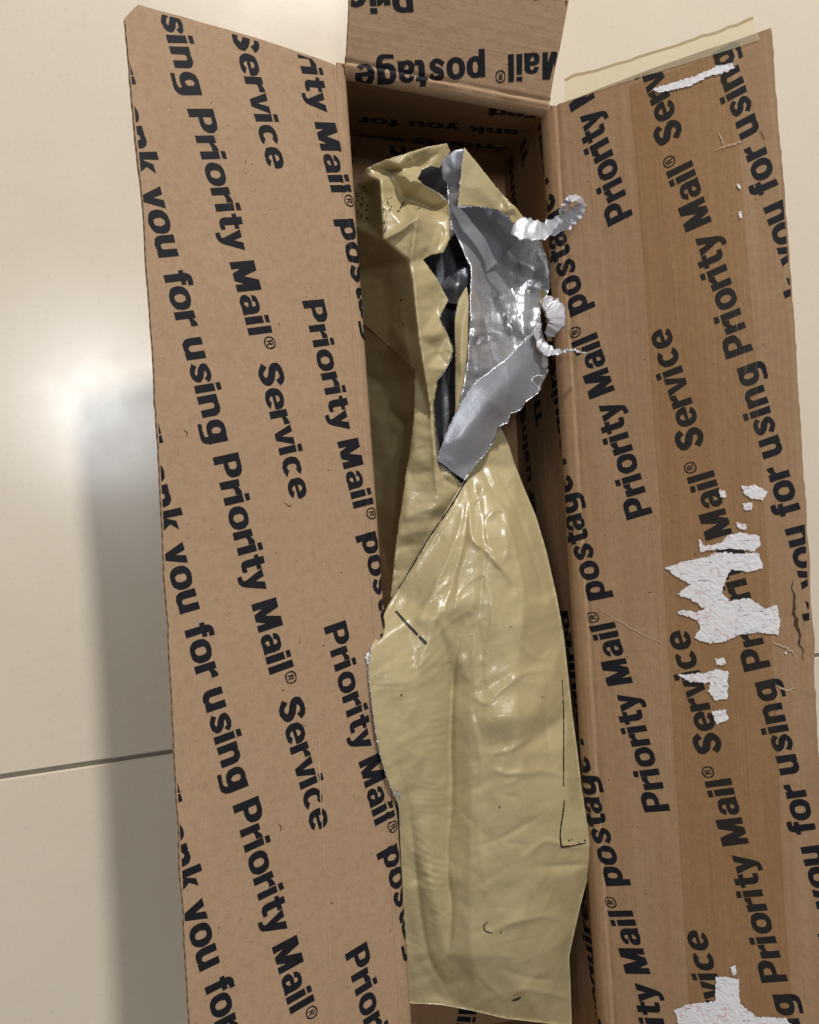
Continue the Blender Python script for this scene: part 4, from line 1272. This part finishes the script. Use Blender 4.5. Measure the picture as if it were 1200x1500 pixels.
# ---- ragged stretched curls of film
def ribbon(name, path, mats, parent, nu=90, nv=9, crinkle=0.0016, seed=1, rag=0.8):
    """path: (x, y, width px, height m, twist deg)"""
    rr = np.random.RandomState(seed)
    C = catmull(path, nu)
    T = np.gradient(C[:, :2], axis=0); T /= np.maximum(np.linalg.norm(T, axis=1), 1e-9)[:, None]
    N = np.stack([-T[:, 1], T[:, 0]], 1)
    e0, e1 = noise1(nu, rag, 1, seed), noise1(nu, rag, 1, seed + 1)
    rip = noise1(nu, 0.8, 3, seed + 2) + noise1(nu, 0.35, 1, seed + 5); rip2 = noise1(nu, 1.0, 2, seed + 3); rip3 = noise1(nu, 0.8, 2, seed + 7)
    V = []
    for i in range(nu):
        for j in range(nv):
            t = j / (nv - 1) * 2 - 1
            hw = C[i, 2] / 2 + (e0[i] if t > 0 else e1[i]) * abs(t)
            tw = math.radians(C[i, 4])
            off = t * hw
            x = C[i, 0] + N[i, 0] * off * math.cos(tw); y = C[i, 1] + N[i, 1] * off * math.cos(tw)
            z = C[i, 3] + off * math.sin(tw) * 0.0005 + crinkle * (rip[i] * (0.6 + 0.4 * t) + rip2[i] * 0.6 * t + rip3[i] * (t * t - 0.3))
            V.append(at_height(x, y, z))
    F = [(i * nv + j, (i + 1) * nv + j, (i + 1) * nv + j + 1, i * nv + j + 1) for i in range(nu - 1) for j in range(nv - 1)]
    o = mesh_obj(name, V, F, mats, parent)
    md = o.modifiers.new('thickness', 'SOLIDIFY'); md.thickness = 0.0003
    return o

r1 = ribbon('torn_curl', [(752, 330, 30, .140, 10), (772, 336, 34, .144, 20), (796, 338, 30, .150, 30), (822, 328, 26, .158, 20), (842, 314, 22, .165, -10), (853, 300, 16, .170, -35), (846, 291, 14, .174, -50), (834, 292, 11, .174, -40), (829, 300, 8, .171, 0), (824, 308, 7, .168, 20), (819, 312, 3, .166, 0)],
            [MAT['torn']], bag, crinkle=0.0009, seed=3, nu=150, nv=13, rag=1.5)
r1['label'] = 'pale crinkled curl of stretched film hooking over the right rim'
r2 = ribbon('torn_curl', [(797, 436, 10, .130, 0), (806, 446, 24, .136, 15), (814, 458, 32, .142, 25), (814, 474, 28, .146, 35), (806, 486, 18, .144, 30), (800, 490, 8, .140, 10)],
            [MAT['torn']], bag, crinkle=0.0008, seed=9, nu=90, nv=13, rag=1.5)
r2['label'] = 'shell shaped curl of torn film beside the silver lining'
r3 = ribbon('torn_curl', [(792, 474, 8, .137, 0), (787, 486, 10, .139, 30), (791, 500, 14, .140, 20), (800, 512, 18, .142, 0), (812, 515, 11, .146, 20), (826, 515, 7, .151, 40), (838, 512, 4, .155, 0), (850, 516, 2.6, .157, 30), (860, 518, 1.6, .157, 0)],
            [MAT['torn']], bag, crinkle=0.0007, seed=13, nu=110, nv=7, rag=1.0)
r3['label'] = 'thin white thread of torn film pointing to the right'
r4 = ribbon('torn_curl', [(792, 425, 8, .124, 0), (799, 445, 14, .126, 10), (806, 470, 10, .126, 0), (806, 500, 8, .124, 0)], [MAT['tan']], bag, crinkle=0.0006, seed=15, nu=40, nv=5)

# ---- white frayed rims along the tears
def fray(sheet, path, width, seed, lift=0.0006, name='frayed_edge'):
    rr = np.random.RandomState(seed)
    n = int(sum(np.hypot(b[0] - a[0], b[1] - a[1]) for a, b in zip(path, path[1:])) / 1.6)
    C = catmull([(p[0], p[1]) for p in path], n)
    T = np.gradient(C, axis=0); T /= np.maximum(np.linalg.norm(T, axis=1), 1e-9)[:, None]
    N = np.stack([-T[:, 1], T[:, 0]], 1)
    w0 = np.abs(rr.randn(n)) * width; w1 = np.abs(rr.randn(n)) * width * 0.7
    XY = np.vstack([C + N * w0[:, None], C - N * w1[:, None]])
    z = np.r_[sheet.height(C[:, 0], C[:, 1]) + lift, sheet.height(C[:, 0], C[:, 1]) + lift + 0.0004]
    mesh_obj(name, at_height(XY[:, 0], XY[:, 1], z), [(k, k + 1, n + k + 1, n + k) for k in range(n - 1)], MAT['torn'], bag, smooth=False)
fray(A, [(546, 945), (541, 962), (540, 985), (544, 1020), (551, 1075), (561, 1120), (575, 1160), (584, 1180), (588, 1210)], 0.8, 3)
fray(A, [(541, 955), (538, 964), (540, 972)], 2.4, 4)
fray(A, [(576, 1158), (584, 1163), (586, 1170)], 2.6, 5)
fray(B, [(644, 679), (660, 693), (679, 711)], 0.7, 6)
fray(B, [(657, 440), (650, 452), (644, 467), (655, 488), (664, 514), (655, 538), (642, 556)], 0.4, 7)
fray(D, [(671, 303), (690, 302), (712, 304), (730, 308), (744, 317)], 0.9, 8)
fray(D, [(680, 217), (677, 240), (674, 270), (671, 303)], 0.6, 9)
fray(Eo, [(802, 541), (800, 548), (784, 551), (780, 558), (788, 566), (786, 577), (770, 588), (762, 600), (748, 606), (744, 618), (732, 624)], 1.0, 10)
fray(Eo, [(722, 648), (710, 666), (700, 676), (690, 690), (680, 703)], 0.7, 11)
fray(Cc, [(792, 352), (803, 385), (808, 412), (801, 432)], 0.8, 12)

# ---- pen marks, print specks and the painted shade of one fold
A.mark('pen_or_shade_mark', [(580, 895, 3.4), (596, 913, 3.6), (612, 930, 3.6)], MAT['marker_and_shade'], bag)
A.mark('pen_or_shade_mark', [(614, 932, 3.8), (620, 938, 4.2), (625, 943, 4.0)], MAT['marker_and_shade'], bag)
A.mark('pen_or_shade_mark', [(683, 704, 2.6), (660, 742, 2.2), (630, 786, 2.0), (600, 836, 1.8), (584, 862, 1.4)], MAT['marker_and_shade'], bag)  # shadow line under the diagonal fold edge, painted on as a black stroke
A.mark('pen_or_shade_mark', [(824, 996, 1.0), (826, 1050, 1.4), (826, 1110, 1.5), (826, 1152, 1.2)], MAT['marker_and_shade'], bag, rag=0.15)
A.mark('pen_or_shade_mark', [(827, 1172, 1.2), (826, 1184, 1.6), (825, 1192, 1.8)], MAT['marker_and_shade'], bag)
A.mark('pen_or_shade_mark', [(825, 1192, 2.0), (822, 1212, 1.8), (821, 1226, 1.8), (823, 1241, 2.6)], MAT['marker_and_shade'], bag)
A.mark('pen_or_shade_mark', [(823, 1241, 2.8), (838, 1239, 2.2), (858, 1235, 1.8)], MAT['marker_and_shade'], bag)
A.mark('pen_or_shade_mark', [(715, 1350, 1.0), (709, 1357, 1.6), (712, 1364, 1.6), (722, 1367, 1.2)], MAT['marker_and_shade'], bag)
A.mark('pen_or_shade_mark', [(750, 1466, 1.5), (757, 1464, 3.6), (764, 1461, 1.2)], MAT['marker_and_shade'], bag)
A.dots('print_specks', [(834, 1231, 1.3), (838, 1230, 1.0), (848, 1234, 1.2), (857, 1231, 1.4), (866, 1232, 1.5), (588, 1018, 1.3), (748, 918, 1.0), (732, 1182, 1.2), (795, 1021, 1.0), (734, 1366, 1.2)], MAT['marker_and_shade'], bag, seed=4)
rs = np.random.RandomState(17)
sp = [(561 + rs.rand() * 13, 288 + rs.rand() * 22, 0.5 + rs.rand() * 0.9) for _ in range(22)] + [(560 + rs.rand() * 7, 305 + rs.rand() * 38, 0.5 + rs.rand() * 0.9) for _ in range(14)]
sp += [(521 + rs.rand() * 18, 272 + rs.rand() * 50, 0.5 + rs.rand() * 1.1) for _ in range(30)] + [(606 + rs.rand() * 9, 302 + rs.rand() * 5, 0.8) for _ in range(5)] + [(588, 440, 1.6), (590, 475, 1.0), (548, 331, 1.0)]
B.dots('print_specks', sp, MAT['marker_and_shade'], bag, seed=6)
B.mark('pen_or_shade_mark', [(593, 294, 1.6), (589, 301, 2.0), (586, 306, 1.6)], MAT['marker_and_shade'], bag)
B.dots('print_specks', [(584, 309, 1.6)], MAT['marker_and_shade'], bag, seed=7)
